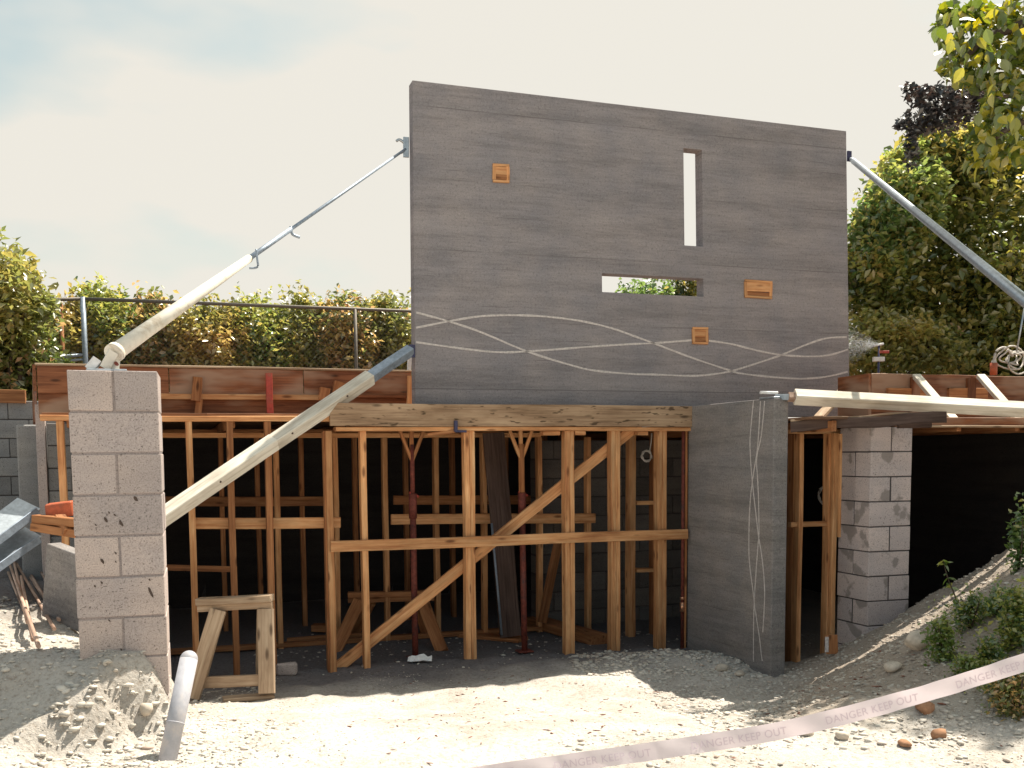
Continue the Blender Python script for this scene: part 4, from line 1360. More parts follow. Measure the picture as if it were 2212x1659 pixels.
# block edge with lit top in front of the rubble
cb = thing('concrete_kerb', 'low concrete footing edge with a sunlit top running back beside the pier', 'footing', at(130, 1250, 6.6))
a, b_ = at(108, 1170, 6.75), at(200, 1206, 6.5)
bar('footing', a - Z * .25, b_ - Z * .25, 0.10, 0.50, M_PANEL, cb, segs=3)
# hill of stakes
sticks = [(22, 1228, 84, 1410), (36, 1226, 118, 1372), (30, 1222, 60, 1360), (60, 1236, 112, 1330), (76, 1222, 138, 1336), (88, 1212, 142, 1312),
          (92, 1206, 140, 1290), (100, 1216, 134, 1262), (46, 1258, 72, 1400), (64, 1252, 128, 1350), (18, 1246, 52, 1330)]
for i, (x0, y0, x1, y1) in enumerate(sticks):
    a, b_ = on_ground(x0, y0, 0.03 + 0.012 * (i % 3)), on_ground(x1, y1, 0.025 + 0.010 * (i % 3))
    tag(rod('wooden_stake', a, b_, 0.012, M_STICK, n=8), 'thin dusty stake in the loose bundle on the left bank', 'stake', 'stakes bundled on the left bank')

# rocks
def ico():
    t = (1 + 5 ** .5) / 2
    v = np.array([(-1, t, 0), (1, t, 0), (-1, -t, 0), (1, -t, 0), (0, -1, t), (0, 1, t), (0, -1, -t), (0, 1, -t), (t, 0, -1), (t, 0, 1), (-t, 0, -1), (-t, 0, 1)], float)
    v /= np.linalg.norm(v[0])
    f = np.array([(0, 11, 5), (0, 5, 1), (0, 1, 7), (0, 7, 10), (0, 10, 11), (1, 5, 9), (5, 11, 4), (11, 10, 2), (10, 7, 6), (7, 1, 8), (3, 9, 4), (3, 4, 2), (3, 2, 6), (3, 6, 8), (3, 8, 9), (4, 9, 5), (2, 4, 11), (6, 2, 10), (8, 6, 7), (9, 8, 1)])
    return v, f
ICO_V, ICO_F = ico()
def ico2():
    v, f = [tuple(x) for x in ICO_V], []
    cache = {}
    def mid(a, b):
        k = (min(a, b), max(a, b))
        if k not in cache:
            p = (np.array(v[a]) + np.array(v[b])) / 2
            cache[k] = len(v)
            v.append(tuple(p / np.linalg.norm(p)))
        return cache[k]
    for a, b, c in ICO_F:
        x, y, z = mid(a, b), mid(b, c), mid(c, a)
        f += [(a, x, z), (b, y, x), (c, z, y), (x, y, z)]
    return np.array(v), np.array(f)
I2V, I2F = ico2()
def rock(name, label, x, y, r, mat, sq=0.75, seed=0, cat='stone'):
    p = on_ground(x, y)
    rg = np.random.default_rng(seed)
    v = I2V.copy()
    for _ in range(7):                              # knock off flat facets
        n = rg.normal(size=3); n /= np.linalg.norm(n)
        dd = v @ n
        lim = rg.uniform(0.55, 0.85)
        v = v - np.outer(np.maximum(dd - lim, 0), n)
    v *= (1 + rg.normal(size=(len(v), 1)) * 0.035)
    v = v * np.array([1, 0.85, sq]) * r
    return tag(link(name, mesh_np(v, I2F, 'rock'), mat, None, Matrix.Translation(p + Z * r * sq * .55) @ Matrix.Rotation(rg.uniform(0, 6), 4, 'Z')), label, cat)
rock('stone', 'pale rounded stone at the foot of the broken bank by the grey tube', 318, 1572, 0.045, M_STONE, .8, 1)
rock('stone', 'squarish brown clod on the pale sand at the lower right', 2030, 1598, 0.042, M_CLOD, .9, 2)
rock('stone', 'flat brown stone left of the brown clod at the lower right', 1955, 1612, 0.04, M_CLOD, .45, 3)
rock('stone', 'pointed pinkish stone below the warning tape near its middle', 1742, 1592, 0.045, M_STONE, 1.0, 4)
rock('stone', 'pale flat stone below the tape, right of the pointed stone', 1818, 1600, 0.042, M_STONE, .5, 5)
rock('stone', 'reddish brown rock just under the tape at the right', 2000, 1540, 0.06, M_CLOD, .7, 6)
rock('stone', 'tan boulder in the mound beside the green plants', 1985, 1405, 0.09, M_STONE, .8, 7)
rock('stone', 'pale angular stone at the foot of the low concrete panel', 1560, 1450, 0.06, M_STONE, .7, 8)
rock('stone', 'pale stone in the gravel just left of the low panel corner', 1598, 1462, 0.05, M_STONE, .6, 9)
rock('stone', 'white lump of limestone on the mound in front of the right pier', 1930, 1452, 0.06, M_STONE, .6, 10)
p = on_z(620, 1458, gz(-1.7, 8.2)); p.z = gz(p.x, p.y) + 0.045
tag(link('broken_block', box_mesh(0.16, 0.10, 0.10, 0.014, 0.008), M_BLOCK, None, Matrix.Translation(p) @ Matrix.Rotation(0.2, 4, 'Z')), 'grey lump of broken block on the floor left of the opening', 'block')
# crumpled white litter
vs, fs = [], []
for i in range(7):
    for j in range(4):
        vs.append((i * .035, j * .03, 0.03 * mnoise.noise(Vector((i * 1.3, j * 1.7, 3))) + 0.025 + 0.04 * (j == 2)))
for i in range(6):
    for j in range(3):
        fs.append((i * 4 + j, (i + 1) * 4 + j, (i + 1) * 4 + j + 1, i * 4 + j + 1))
p = on_z(880, 1438, 0.0); p.z = gz(p.x, p.y)
tag(link('plastic_scrap', mesh(vs, fs, 'scrap'), M_WHITE, None, Matrix.Translation(p)), 'crumpled white plastic scrap on the floor behind the left posts', 'litter')
p, q = on_ground(482, 1516, .015), on_ground(592, 1508, .015)
tag(bar('ground_plank', p, q, 0.12, 0.03, M_GREYWOOD, segs=3), 'grey weathered board lying on the ground under the sawhorse', 'plank')

# gravel, many sizes
def scatter(name, pts, sizes, mat, flat=0.7, label=None, elong=None, tone=None):
    n = len(pts)
    v = ICO_V[None] * sizes[:, None, None] * (1 + RNG.normal(size=(n, 12, 1)) * 0.26)
    sc = np.stack([RNG.uniform(.8, 1.4, n) if elong is None else RNG.uniform(*elong, n), RNG.uniform(.6, 1.0, n) if elong is None else RNG.uniform(.25, .5, n), RNG.uniform(.45, .85, n) * flat], 1)
    v = v * sc[:, None, :]
    a = RNG.uniform(0, 2 * np.pi, n); ca, sa = np.cos(a), np.sin(a)
    x = v[..., 0] * ca[:, None] - v[..., 1] * sa[:, None]
    y = v[..., 0] * sa[:, None] + v[..., 1] * ca[:, None]
    v = np.stack([x, y, v[..., 2]], -1) + pts[:, None, :]
    f = ICO_F[None] + (np.arange(n) * 12)[:, None, None]
    me = mesh_np(v.reshape(-1, 3), f.reshape(-1, 3), name, attr=np.repeat(RNG.random(n) if tone is None else tone, 20))
    return stuff(link(name, me, mat), label)
m, nt, b, o = new_mat('mixed_gravel')
at_ = N(nt, 'ShaderNodeAttribute', attribute_name='rnd')
rr = ramp(nt, [(0, (0.27, 0.22, 0.185)), (0.25, (0.40, 0.345, 0.29)), (0.55, (0.54, 0.50, 0.44)), (0.92, (0.64, 0.60, 0.54)), (1.0, (0.5, 0.38, 0.31))])
nt.links.new(at_.outputs['Fac'], rr.inputs['Fac'])
nt.links.new(rr.outputs[0], b.inputs['Base Color'])
b.inputs['Roughness'].default_value = 0.95
M_GRAVEL = m
def samp(n, x0, x1, y0, y1):
    return RNG.uniform(x0, x1, n), RNG.uniform(y0, y1, n)
gx_, gy_, gs_ = [], [], []
def add_region(n, x0, x1, y0, y1, s0, s1, keep=None, power=3.0):
    x, y = samp(n, x0, x1, y0, y1)
    if keep is not None:
        k = keep(x, y); x, y = x[k], y[k]
    s = s0 + (s1 - s0) * RNG.random(len(x)) ** power
    gx_.append(x); gy_.append(y); gs_.append(s)
clump = lambda th, sc=1.3, sd=77: (lambda x, y: vnoise(x * sc, y * sc, sd) > th)
mid = lambda x, y: (vnoise(x * 1.3, y * 1.3, 77) > .40) & ((np.abs(x - 0.25) > 1.0) | (RNG.random(len(x)) > .8))
add_region(30000, -2.6, 3.4, 3.7, 8.4, 0.002, 0.0085, mid, 4)
add_region(22000, 1.0, 4.6, 4.6, 8.4, 0.003, 0.022, power=5)
add_region(2600, 0.5, 2.3, 8.2, 9.2, 0.004, 0.030, power=3)
add_region(2500, 0.2, 3.0, 3.9, 5.0, 0.003, 0.020, clump(.45), 4)
add_region(4500, -2.7, -1.2, 3.6, 5.6, 0.003, 0.020, power=5)
add_region(420, -2.15, -1.55, 4.25, 5.0, 0.005, 0.030, power=3.0)
add_region(2600, -4.0, -2.0, 5.2, 8.0, 0.004, 0.024, power=4)
add_region(900, -2.4, 3.5, 8.4, 10.5, 0.004, 0.022, power=4)
x, y, s = np.concatenate(gx_), np.concatenate(gy_), np.concatenate(gs_)
z = ground(x, y) + s * 0.05
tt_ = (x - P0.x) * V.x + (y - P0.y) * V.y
gearth_shade = np.maximum(earth_mask(x, y), 0.85 * sstep((tt_ + 0.95) / 0.5))  # second term darkens the stones, painting shade along the wall
scatter('gravel', np.stack([x, y, z], 1), s, M_GRAVEL, tone=np.clip(RNG.random(len(s)) * .55 + .45 - gearth_shade * .42, 0, 1), label='loose limestone gravel over the ground and the right-hand mound')
x, y = samp(520, -0.9, 2.6, 4.4, 8.2)
k = vnoise(x * 1.7, y * 1.7, 5) > .40
x, y = x[k], y[k]
scatter('leaf_litter', np.stack([x, y, ground(x, y) + 0.003], 1), RNG.uniform(.004, .015, len(x)), M_CHIP, .4, 'small reddish brown chips of litter on the pale sand', elong=(1.0, 1.8))

# ------------------------------------------------------------------ fence
fn = thing('chain_link_fence', 'chain link fence with a thin top rail in front of the hedge', 'fence', on_t(180, 790, 5.3))
TFn = 5.3
zt = (on_t(180, 641, TFn).z + on_t(885, 676, TFn).z) / 2
sF0, sF1 = st(on_t(180, 641, TFn))[0], st(on_t(885, 676, TFn))[0] + 1.2
M_FENCE = mat_plain('fence_steel', (0.16, 0.14, 0.12), 0.6, 0.3)
rod('top_rail', W(sF0, TFn, zt), W(sF1, TFn, zt), 0.022, M_FENCE, fn, n=8)
def fence_post(x, r, mat, t=TFn, top=0.0):
    s = st(on_t(x, 720, t))[0]
    rod('post', W(s, t, 2.2), W(s, t, zt + top), r, mat, fn, n=8)
fence_post(182, 0.032, M_STEEL_DULL, top=0.02)
fence_post(768, 0.024, M_FENCE)
pL = W(sF0, TFn, zt)
pL2 = at(40, 650, pL.y - .2)
rod('top_rail', pL, pL2, 0.022, M_FENCE, fn, n=8)
rod('lower_rail', W(sF0, TFn, on_t(182, 766, TFn).z), at(50, 777, pL.y - .2), 0.02, M_STEEL_DULL, fn, n=8)
rod('lower_rail', W(sF0, TFn, on_t(182, 776, TFn).z), at(50, 787, pL.y - .2), 0.016, M_STEEL_DULL, fn, n=8)
pb_ = at(131, 655, pL.y - .05)
rod('brown_post', Vector((pb_.x, pb_.y, 2.0)), pb_, 0.024, M_PINE_OLD, fn, n=8)
def wires(p, q, z0, z1, pitch=0.06, r=0.0012):
    Lh = (q - p).length; d = (q - p).normalized(); nrm = d.cross(Z)
    H = z1 - z0
    vs, fs = [], []
    for sg in (-1, 1):
        a = -H if sg > 0 else 0.0
        x = a
        while x < Lh + (0 if sg > 0 else H):
            x0, x1 = x, x + sg * H
            zz0, zz1 = z0, z1
            if sg > 0:
                if x0 < 0: zz0 = z0 - x0; x0 = 0
                if x1 > Lh: zz1 = z1 - (x1 - Lh); x1 = Lh
            else:
                if x0 > Lh: zz0 = z0 + (x0 - Lh); x0 = Lh
                if x1 < 0: zz1 = z1 + x1; x1 = 0
            if zz1 - zz0 > 0.02:
                A_, B_ = p + d * x0 + Z * (zz0 - p.z), p + d * x1 + Z * (zz1 - p.z)
                n0 = len(vs)
                dirn = (B_ - A_).normalized(); sd = dirn.cross(nrm).normalized()
                for P_ in (A_, B_):
                    vs += [P_ + sd * r, P_ - sd * r, P_ + nrm * r * sg]
                fs += [(n0, n0 + 1, n0 + 4, n0 + 3), (n0 + 1, n0 + 2, n0 + 5, n0 + 4), (n0 + 2, n0, n0 + 3, n0 + 5)]
            x += pitch
    return mesh(vs, fs, 'wires')
stuff(link('wire_mesh', wires(W(sF0, TFn, zt), W(sF1, TFn, zt), 2.75, zt), M_FENCE, fn))
stuff(link('wire_mesh', wires(Vector(pL2), pL, 2.75, zt), M_FENCE, fn))

# ------------------------------------------------------------------ vegetation
def leaf_cloud(centres, size, name, mat, parent, up_bias=0.45, aspect=0.55):
    """one quad-folded leaf per centre"""
    n = len(centres)
    nr = RNG.normal(size=(n, 3)); nr[:, 2] = np.abs(nr[:, 2]) + up_bias
    nr /= np.linalg.norm(nr, axis=1, keepdims=True)
    d = RNG.normal(size=(n, 3)); d -= nr * np.sum(d * nr, 1, keepdims=True)
    d /= np.linalg.norm(d, axis=1, keepdims=True)
    w = np.cross(nr, d)
    L_ = size * RNG.uniform(0.65, 1.35, (n, 1))
    c = centres
    fold = nr * L_ * 0.10
    v = np.stack([c - d * L_ * .5, c + w * L_ * aspect * .5 + fold - d * L_ * .05, c + d * L_ * .5 - fold, c - w * L_ * aspect * .5 + fold - d * L_ * .05], 1)
    i = np.arange(n)[:, None] * 4
    f = np.stack([np.concatenate([i, i + 1, i + 2], 1), np.concatenate([i, i + 2, i + 3], 1)], 1).reshape(-1, 3)
    # neighbouring leaves share a hue drift, so clumps differ
    dr = vnoise(c[:, 0] * 1.6 + c[:, 1] * .7, c[:, 2] * 1.8 + 9, 3)
    a = np.clip(0.55 * dr + 0.45 * RNG.random(n), 0, .999)
    me = mesh_np(v.reshape(-1, 3), f, name, attr=np.repeat(a, 2))
    return link(name, me, mat, parent)

def crown_pts(c, R, n, clumps=40, cr=0.22, inner=0.25, clip=True):
    c, R = np.asarray(c, float), np.asarray(R, float)
    k = RNG.normal(size=(clumps, 3)); k /= np.linalg.norm(k, axis=1, keepdims=True)
    k *= RNG.uniform(0.55, 1.0, (clumps, 1))
    ni = int(n * inner)
    pick = RNG.integers(0, clumps, n - ni)
    p1 = k[pick] + RNG.normal(size=(n - ni, 3)) * cr * RNG.uniform(.5, 1.2, (clumps, 1))[pick]
    nn_ = np.linalg.norm(p1, axis=1, keepdims=True)
    if clip: p1 = np.where(nn_ > 1.12, p1 / nn_ * (1.15 - .3 * RNG.random(nn_.shape)), p1)
    q = RNG.normal(size=(ni, 3)); q /= np.linalg.norm(q, axis=1, keepdims=True); q *= RNG.random((ni, 1)) ** (1 / 2.2) * .9
    return np.concatenate([p1, q]) * R + c

def plant(name, label, cat, base, crown_c, R, n, size, mat, group=None, clumps=40, cr=.22, sprigs=0, stems=3, trunk_r=0.03, aspect=.55):
    base, cc = Vector(base), Vector(crown_c)
    root = thing(name, label, cat, base, group)
    pts = crown_pts(cc, R, n, clumps, cr)
    if sprigs:
        ex = []
        for _ in range(sprigs):
            a = RNG.uniform(0, 2 * np.pi); rr = RNG.uniform(0, .85)
            b0 = np.array([cc.x + R[0] * rr * np.cos(a), cc.y + R[1] * rr * np.sin(a), cc.z + R[2] * .8 * (1 - rr * rr) ** .5])
            h = RNG.uniform(.12, .42)
            tt = np.linspace(0, 1, 14)[:, None]
            lean_ = np.array([RNG.normal() * .12, RNG.normal() * .12, h])
            ex.append(b0 + tt * lean_ + RNG.normal(size=(14, 3)) * .022)
        pts = np.concatenate([pts] + ex)
    stuff(leaf_cloud(pts, size, 'foliage', mat, root, aspect=aspect))
    for k in range(stems):
        a = random.uniform(0, 6.28)
        tip = cc + Vector((R[0] * .55 * math.cos(a), R[1] * .55 * math.sin(a), R[2] * random.uniform(.1, .6)))
        mid = base.lerp(tip, .45) + Vector((random.uniform(-.08, .08), random.uniform(-.08, .08), .05))
        link('stem' if trunk_r < .05 else ('trunk' if k == 0 else 'limb'), path_mesh(smooth_pts([base + Vector((random.uniform(-.04, .04), 0, -.05)), mid, tip], 4), trunk_r if k == 0 or trunk_r < .05 else trunk_r * .55, 7, trunk_r * .25), M_BARK, root)
    return root

HG = 'shrubs of the hedge behind the fence'
hedge = [  # picture x, picture y of top, half width px, material, words
    (128, 642, 85, LEAF_HEDGE, 'olive hedge shrub behind the brown fence post at the left corner'),
    (215, 612, 80, LEAF_GREEN, 'green hedge shrub with an upright leafy top behind the grey corner post'),
    (330, 645, 95, LEAF_HEDGE, 'yellowing hedge shrub behind the white pipe brace'),
    (445, 652, 95, LEAF_HEDGE, 'low olive hedge shrub just right of the white pipe brace'),
    (550, 650, 90, LEAF_GREEN, 'greener hedge shrub in the middle of the fence run'),
    (650, 636, 90, LEAF_HEDGE, 'yellow-leaved hedge shrub with thin shoots left of the thin fence post'),
    (745, 640, 85, LEAF_HEDGE, 'olive yellow hedge shrub directly behind the thin right fence post'),
    (835, 640, 85, LEAF_HEDGE, 'rusty yellow hedge shrub touching the left edge of the tall panel'),
    (1395, 606, 95, LEAF_GREEN, 'shrub top seen through the left part of the horizontal slot'),
]
for i, (x, yt, hw, mt, lab) in enumerate(hedge):
    t = 6.15 + 0.12 * (i % 3)
    ctop = on_t(x, yt, t)
    dist = (ctop - EYE).y
    rx = hw / 2200 * dist
    zlow = 2.5
    zc, rz = (ctop.z + zlow) / 2, (ctop.z - zlow) / 2
    plant('hedge_shrub', lab, 'shrub', (ctop.x, ctop.y, 2.25), (ctop.x, ctop.y, zc), (rx, .5, rz), 9500, 0.085, mt, HG, clumps=110, cr=.17, sprigs=9, stems=4, trunk_r=.02)
plant('hedge_shrub', 'dark shrub filling the right part of the view through the horizontal slot', 'shrub', tuple(on_t(1485, 640, 6.9))[:2] + (2.25,), tuple(on_t(1485, 660, 6.9)), (.42, .4, .75), 3600, 0.085, LEAF_DARK, HG, clumps=50, stems=2, trunk_r=.02)
# second, denser layer behind closes the gaps
for i, (x, yt, lab) in enumerate(((90, 668, 'dark back shrub filling the hedge at its left end'), (290, 668, 'dark back shrub behind the yellowing hedge left of the brace'), (500, 676, 'dark back shrub behind the middle of the hedge'), (700, 668, 'dark back shrub behind the right of the hedge'), (860, 672, 'dark back shrub behind the hedge beside the tall panel'))):
    ctop = on_t(x, yt, 7.1)
    rx = 150 / 2200 * ctop.y
    plant('hedge_shrub', lab, 'shrub', (ctop.x, ctop.y, 2.25), (ctop.x, ctop.y, (ctop.z + 2.4) / 2), (rx, .45, (ctop.z - 2.4) / 2), 4200, 0.11, LEAF_DARK, HG, clumps=60, cr=.25, stems=2, trunk_r=.02)

# left tree
c = at(-30, 700, 11.6)
plant('small_tree', 'leafy yellow-green tree cut off by the left edge of the photograph', 'tree', (c.x, c.y, 0.9), (c.x, c.y, c.z), (.72, .7, 1.0), 8000, 0.10, LEAF_HEDGE, clumps=60, cr=.2, sprigs=8, stems=4, trunk_r=.07)
c = at(45, 760, 12.2)
plant('hedge_shrub', 'shadowed shrub below the left tree beside the fence corner', 'shrub', (c.x, c.y, 1.2), (c.x, c.y, c.z - .1), (.55, .5, .9), 4500, 0.09, LEAF_DARK, HG, clumps=50, stems=3, trunk_r=.02)

# big tree on the right
c = at(2175, 585, 13.4)
big = plant('broad_tree', 'large dark leafy tree filling the right edge behind the steel brace', 'tree', (c.x + .3, c.y + .2, 2.2), (c.x, c.y, c.z), (1.95, 1.6, 1.95), 26000, 0.115, LEAF_DARK, clumps=110, cr=.19, sprigs=0, stems=6, trunk_r=.16)
def extra(x, y, Y, R, n, size, mat, root, clumps=25):
    c = at(x, y, Y)
    stuff(leaf_cloud(crown_pts(c, R, n, clumps, .22), size, 'foliage', mat, root))
extra(1925, 500, 12.6, (.55, .5, .7), 3800, .095, LEAF_GREEN, big)
extra(1965, 420, 12.6, (.5, .5, .55), 2600, .095, LEAF_GREEN, big)
extra(2050, 330, 13.0, (.75, .5, .45), 3200, .10, LEAF_DARK, big)
extra(1890, 640, 12.8, (.45, .5, .9), 2600, .10, LEAF_DARK, big)
extra(2080, 700, 12.9, (1.3, .5, .75), 6000, .10, LEAF_DARK, big)
dk = thing('dark_branch', 'thin dark tree branch against the pale sky at the upper right', 'branch', at(2150, 215, 10.5))
for (x, y, R, n) in ((2085, 215, (.32, .25, .20), 750), (2015, 215, (.26, .2, .13), 330), (1985, 262, (.22, .2, .14), 300), (2040, 258, (.25, .2, .14), 320), (1962, 196, (.10, .1, .07), 60), (1968, 320, (.07, .07, .22), 110)):
    stuff(leaf_cloud(crown_pts(at(x, y, 10.5), R, n, 14, .3), 0.07, 'foliage', LEAF_BLACK, dk))
link('twig', path_mesh(smooth_pts([at(2260, 200, 10.5), at(2120, 215, 10.5), at(2020, 250, 10.5), at(1975, 300, 10.5)], 5), 0.03, 6, 0.006), M_BARK, dk)
link('twig', path_mesh(smooth_pts([at(2120, 215, 10.5), at(2040, 200, 10.5), at(1965, 195, 10.5)], 4), 0.014, 6, 0.004), M_BARK, dk)
sh = at(1880, 760, 12.2)
plant('hedge_shrub', 'sunlit yellow shrub under the big tree right of the tall panel', 'shrub', (sh.x, sh.y, 2.25), (sh.x + .35, sh.y, sh.z + .05), (.95, .4, .42), 4200, 0.085, LEAF_HEDGE, HG, clumps=45, stems=3, trunk_r=.02)

# overhanging tree at the right; its trunk stands outside the frame
ov = thing('overhanging_tree', 'tree with broad yellow-green leaves overhanging the upper right corner', 'tree', (6.2, 7.6, 1.0))
link('trunk', path_mesh(smooth_pts([(6.6, 7.9, 0.6), (6.4, 7.7, 2.6), (6.1, 7.9, 4.6), (5.7, 8.5, 6.4)], 5), 0.17, 10, 0.07), M_BARK, ov)
link('limb', path_mesh(smooth_pts([(6.1, 7.6, 4.0), (4.7, 7.0, 4.9), at(2190, 60, 7.2), at(2090, 120, 7.1)], 5), 0.07, 8, 0.015), M_BARK, ov)
link('limb', path_mesh(smooth_pts([(5.2, 7.2, 4.7), at(2240, 250, 7.1), at(2150, 300, 7.1)], 5), 0.04, 8, 0.01), M_BARK, ov)
cl_px = [(2060, 30, 30, 26), (2120, 40, 40, 34), (2190, 40, 45, 40), (2065, 105, 35, 26), (2130, 110, 42, 36), (2200, 120, 40, 36), (2045, 150, 18, 9), (2085, 165, 30, 22), (2150, 175, 38, 30),
         (2205, 190, 30, 26), (2140, 240, 28, 22), (2195, 250, 35, 28), (2125, 300, 30, 22), (2185, 320, 34, 26), (2150, 350, 22, 14), (2105, 345, 16, 8), (2030, 60, 16, 8)]
leafpts = []
for (x, y, r, n) in cl_px:
    for _ in range(n):
        a, rr = random.uniform(0, 6.28), r * random.random() ** .6 * 1.15
        leafpts.append(at(x + rr * math.cos(a), y + rr * math.sin(a), 7.1 + random.gauss(0, .2)))
random.shuffle(leafpts)
def big_leaf():
    L_, w_ = 1.0, 0.62
    prof = [(0, 0.0), (.15, .30), (.38, .5), (.62, .42), (.85, .18), (1.0, 0.0)]
    vs, fs = [], []
    cu = random.uniform(.05, .22)
    for (t, h) in prof:
        zc = -cu * t * t
        vs += [(0, t - .1, zc), (-h * w_, t - .1, zc + .16 * h), (h * w_, t - .1, zc + .16 * h)]
    for i in range(len(prof) - 1):
        a, b_ = i * 3, (i + 1) * 3
        fs += [(a, b_, b_ + 1, a + 1), (a, a + 2, b_ + 2, b_)]
    return mesh(vs, fs, 'leaf')
bl_meshes = [big_leaf() for _ in range(5)]
for me in bl_meshes: me.materials.append(LEAF_BIG)
from mathutils import Euler
for p in leafpts[:290]:
    s_ = random.uniform(.06, .118)
    M = Matrix.Translation(p) @ Euler((random.uniform(-1.5, -.2), random.uniform(-.6, .6), random.uniform(0, 6.28))).to_matrix().to_4x4() @ Matrix.Scale(s_, 4)
    link('leaf', random.choice(bl_meshes), LEAF_BIG, ov, M)
rest = np.array([tuple(p) for p in leafpts[290:]])
fill = []
for (x, y, r, n) in cl_px:
    for _ in range(n * 3):
        a, rr = random.uniform(0, 6.28), r * random.random() ** .7 * .95
        fill.append(tuple(at(x + rr * math.cos(a), y + rr * math.sin(a), 7.4 + random.gauss(0, .15))))
allp = np.concatenate([rest, np.array(fill)]) if len(rest) else np.array(fill)
stuff(leaf_cloud(allp, 0.08, 'foliage', LEAF_BIG, ov, aspect=.7))
# crown above the frame: what shades the mound
top = [crown_pts((cx_, cy_, 7.3), (.85, .72, .55), 3400, 40, .2) for cx_, cy_ in ((4.75, 9.25), (5.1, 9.1), (5.8, 9.05), (5.15, 7.95), (5.9, 8.0))]
stuff(leaf_cloud(np.concatenate(top), 0.12, 'foliage', LEAF_BIG, ov, aspect=.7))

# plants on the mound
LP = 'weeds growing on the right-hand mound'
def weed(lab, x, y, w, h, n, size, Y=None, mat=LEAF_LOW):
    p = on_ground(x, y) if Y is None else at(x, y, Y)
    k = p.y / 2200
    root = thing('weed_clump', lab, 'plant', p, LP)
    R = (w * k / 2, w * k * .35, h * k / 2)
    stuff(leaf_cloud(crown_pts((p.x, p.y, p.z + R[2] * .7), R, n, 18, .42, .2, False), size, 'foliage', mat, root))
    for _ in range(4):
        tip = p + Vector((random.uniform(-R[0], R[0]) * .7, random.uniform(-.1, .1), R[2] * 1.7))
        link('stem', path_mesh([p - Z * .03, p.lerp(tip, .5) + Vector((.01, 0, .02)), tip], 0.006, 5, .002), LEAF_LOW if False else M_BARK, root)
weed('bushy green weed on the crest right of the pier', 2035, 1425, 62, 100, 800, .030)
weed('dense green weed in the middle of the mound slope', 2095, 1360, 70, 80, 700, .028)
weed('yellowish weed behind the middle ones, just below the crest', 2150, 1330, 60, 60, 500, .028, mat=LEAF_GREEN)
weed('tall leafy weed at the right edge above the tape', 2195, 1400, 85, 150, 1400, .032)
weed('low green weed close above the tape', 2085, 1470, 70, 55, 600, .028)
weed('small green weed on the slope left of the tall one', 2140, 1440, 60, 70, 550, .028)
weed('trailing weed just above the tape near the right edge', 2165, 1500, 80, 60, 700, .028, mat=LEAF_GREEN)
weed('dry brownish weed under the tape at the right edge', 2195, 1545, 90, 110, 1500, .03, mat=LEAF_HEDGE)
weed('leafy shoot standing before the black opening at the right edge', 2200, 1230, 50, 130, 420, .04)
# thin sprouting weed with visible leaves
p = on_ground(2075, 1340)
root = thing('weed_sprout', 'slender sprouting weed silhouetted in front of the black opening', 'plant', p, LP)
stem = smooth_pts([p - Z * .02, p + Vector((-.03, 0, .12)), p + Vector((-.08, 0, .24)), p + Vector((-.10, .02, .34))], 4)
link('stem', path_mesh(stem, 0.006, 5, .002), M_BARK, root)
lm = big_leaf(); lm.materials.append(LEAF_LOW)
for i in range(26):
    q = stem[random.randint(3, len(stem) - 1)]
    M = Matrix.Translation(q) @ Euler((random.uniform(-.9, .4), random.uniform(-.5, .5), random.uniform(0, 6.28))).to_matrix().to_4x4() @ Matrix.Scale(random.uniform(.03, .06), 4)
    link('leaf', lm, LEAF_LOW, root, M)

# ------------------------------------------------------------------ deck top gear at the right edge, sprinkler
gear = thing('cable_bundle', 'tangle of pale cable heaped on the right deck at the frame edge', 'cable', on_t(2190, 805, -0.2))
cc = on_t(2188, 770, -0.2)
for k in range(5):
    pts = []
    ph = random.uniform(0, 6)
    r0 = random.uniform(.05, .12)
    for i in range(26):
        t = i / 25 * 6.28 * 1.3 + ph
        pts.append(cc + U * (r0 * 1.5 * math.cos(t) + .015 * math.sin(3 * t)) + Z * (r0 * math.sin(t)) + V * (.03 * math.sin(2 * t + k)) + U * (k * .035 - .05) - Z * .015 * k)
    link('loop', path_mesh(pts, 0.009, 5), M_WIRE, gear)
zdeck = on_t(2160, 812, -0.2).z
oc = thing('orange_canister', 'small orange canister with a pale top standing on the right deck', 'canister', on_t(2146, 808, -0.2))
p = on_t(2146, 806, -0.2)
rod('body', p - Z * .02, p + Z * .10, 0.036, M_ORANGE, oc)
rod('cap', p + Z * .10, p + Z * .125, 0.03, M_WIRE, oc, r1=.02)
link('hose', path_mesh(smooth_pts([p + Z * .12, p + Z * .22 + U * .03, p + Z * .26 + U * .14, cc], 4), .012, 6), M_WIRE, oc)
tag(rod('steel_stay', on_t(2196, 760, -.25), on_t(2216, 648, -.25), 0.008, M_STEEL), 'thin straight steel stay rising from the cable bundle to the grey brace', 'stay')
for k, x in enumerate((2174, 2188)):
    pass
sprk = thing('sprinkler_head', 'small sprinkler with a red lever and grey box beyond the right deck', 'sprinkler', at(1898, 805, 11.4))
p = at(1898, 780, 11.4)
rod('riser', p - Z * .45, p + Z * .17, 0.012, M_PURPLE, sprk)
link('valve_box', box_mesh(.12, .06, .05, .004), M_WHITE, sprk, Matrix.Translation(p + Z * .02))
bar('lever', p + Z * .10, p + Z * .10 + Vector((.11, 0, 0)), .04, .03, M_RED, sprk, segs=1)
rod('nozzle', p + Z * .17 + Vector((-.05, 0, .0)), p + Z * .17 + Vector((.05, 0, .02)), 0.014, M_WHITE, sprk)
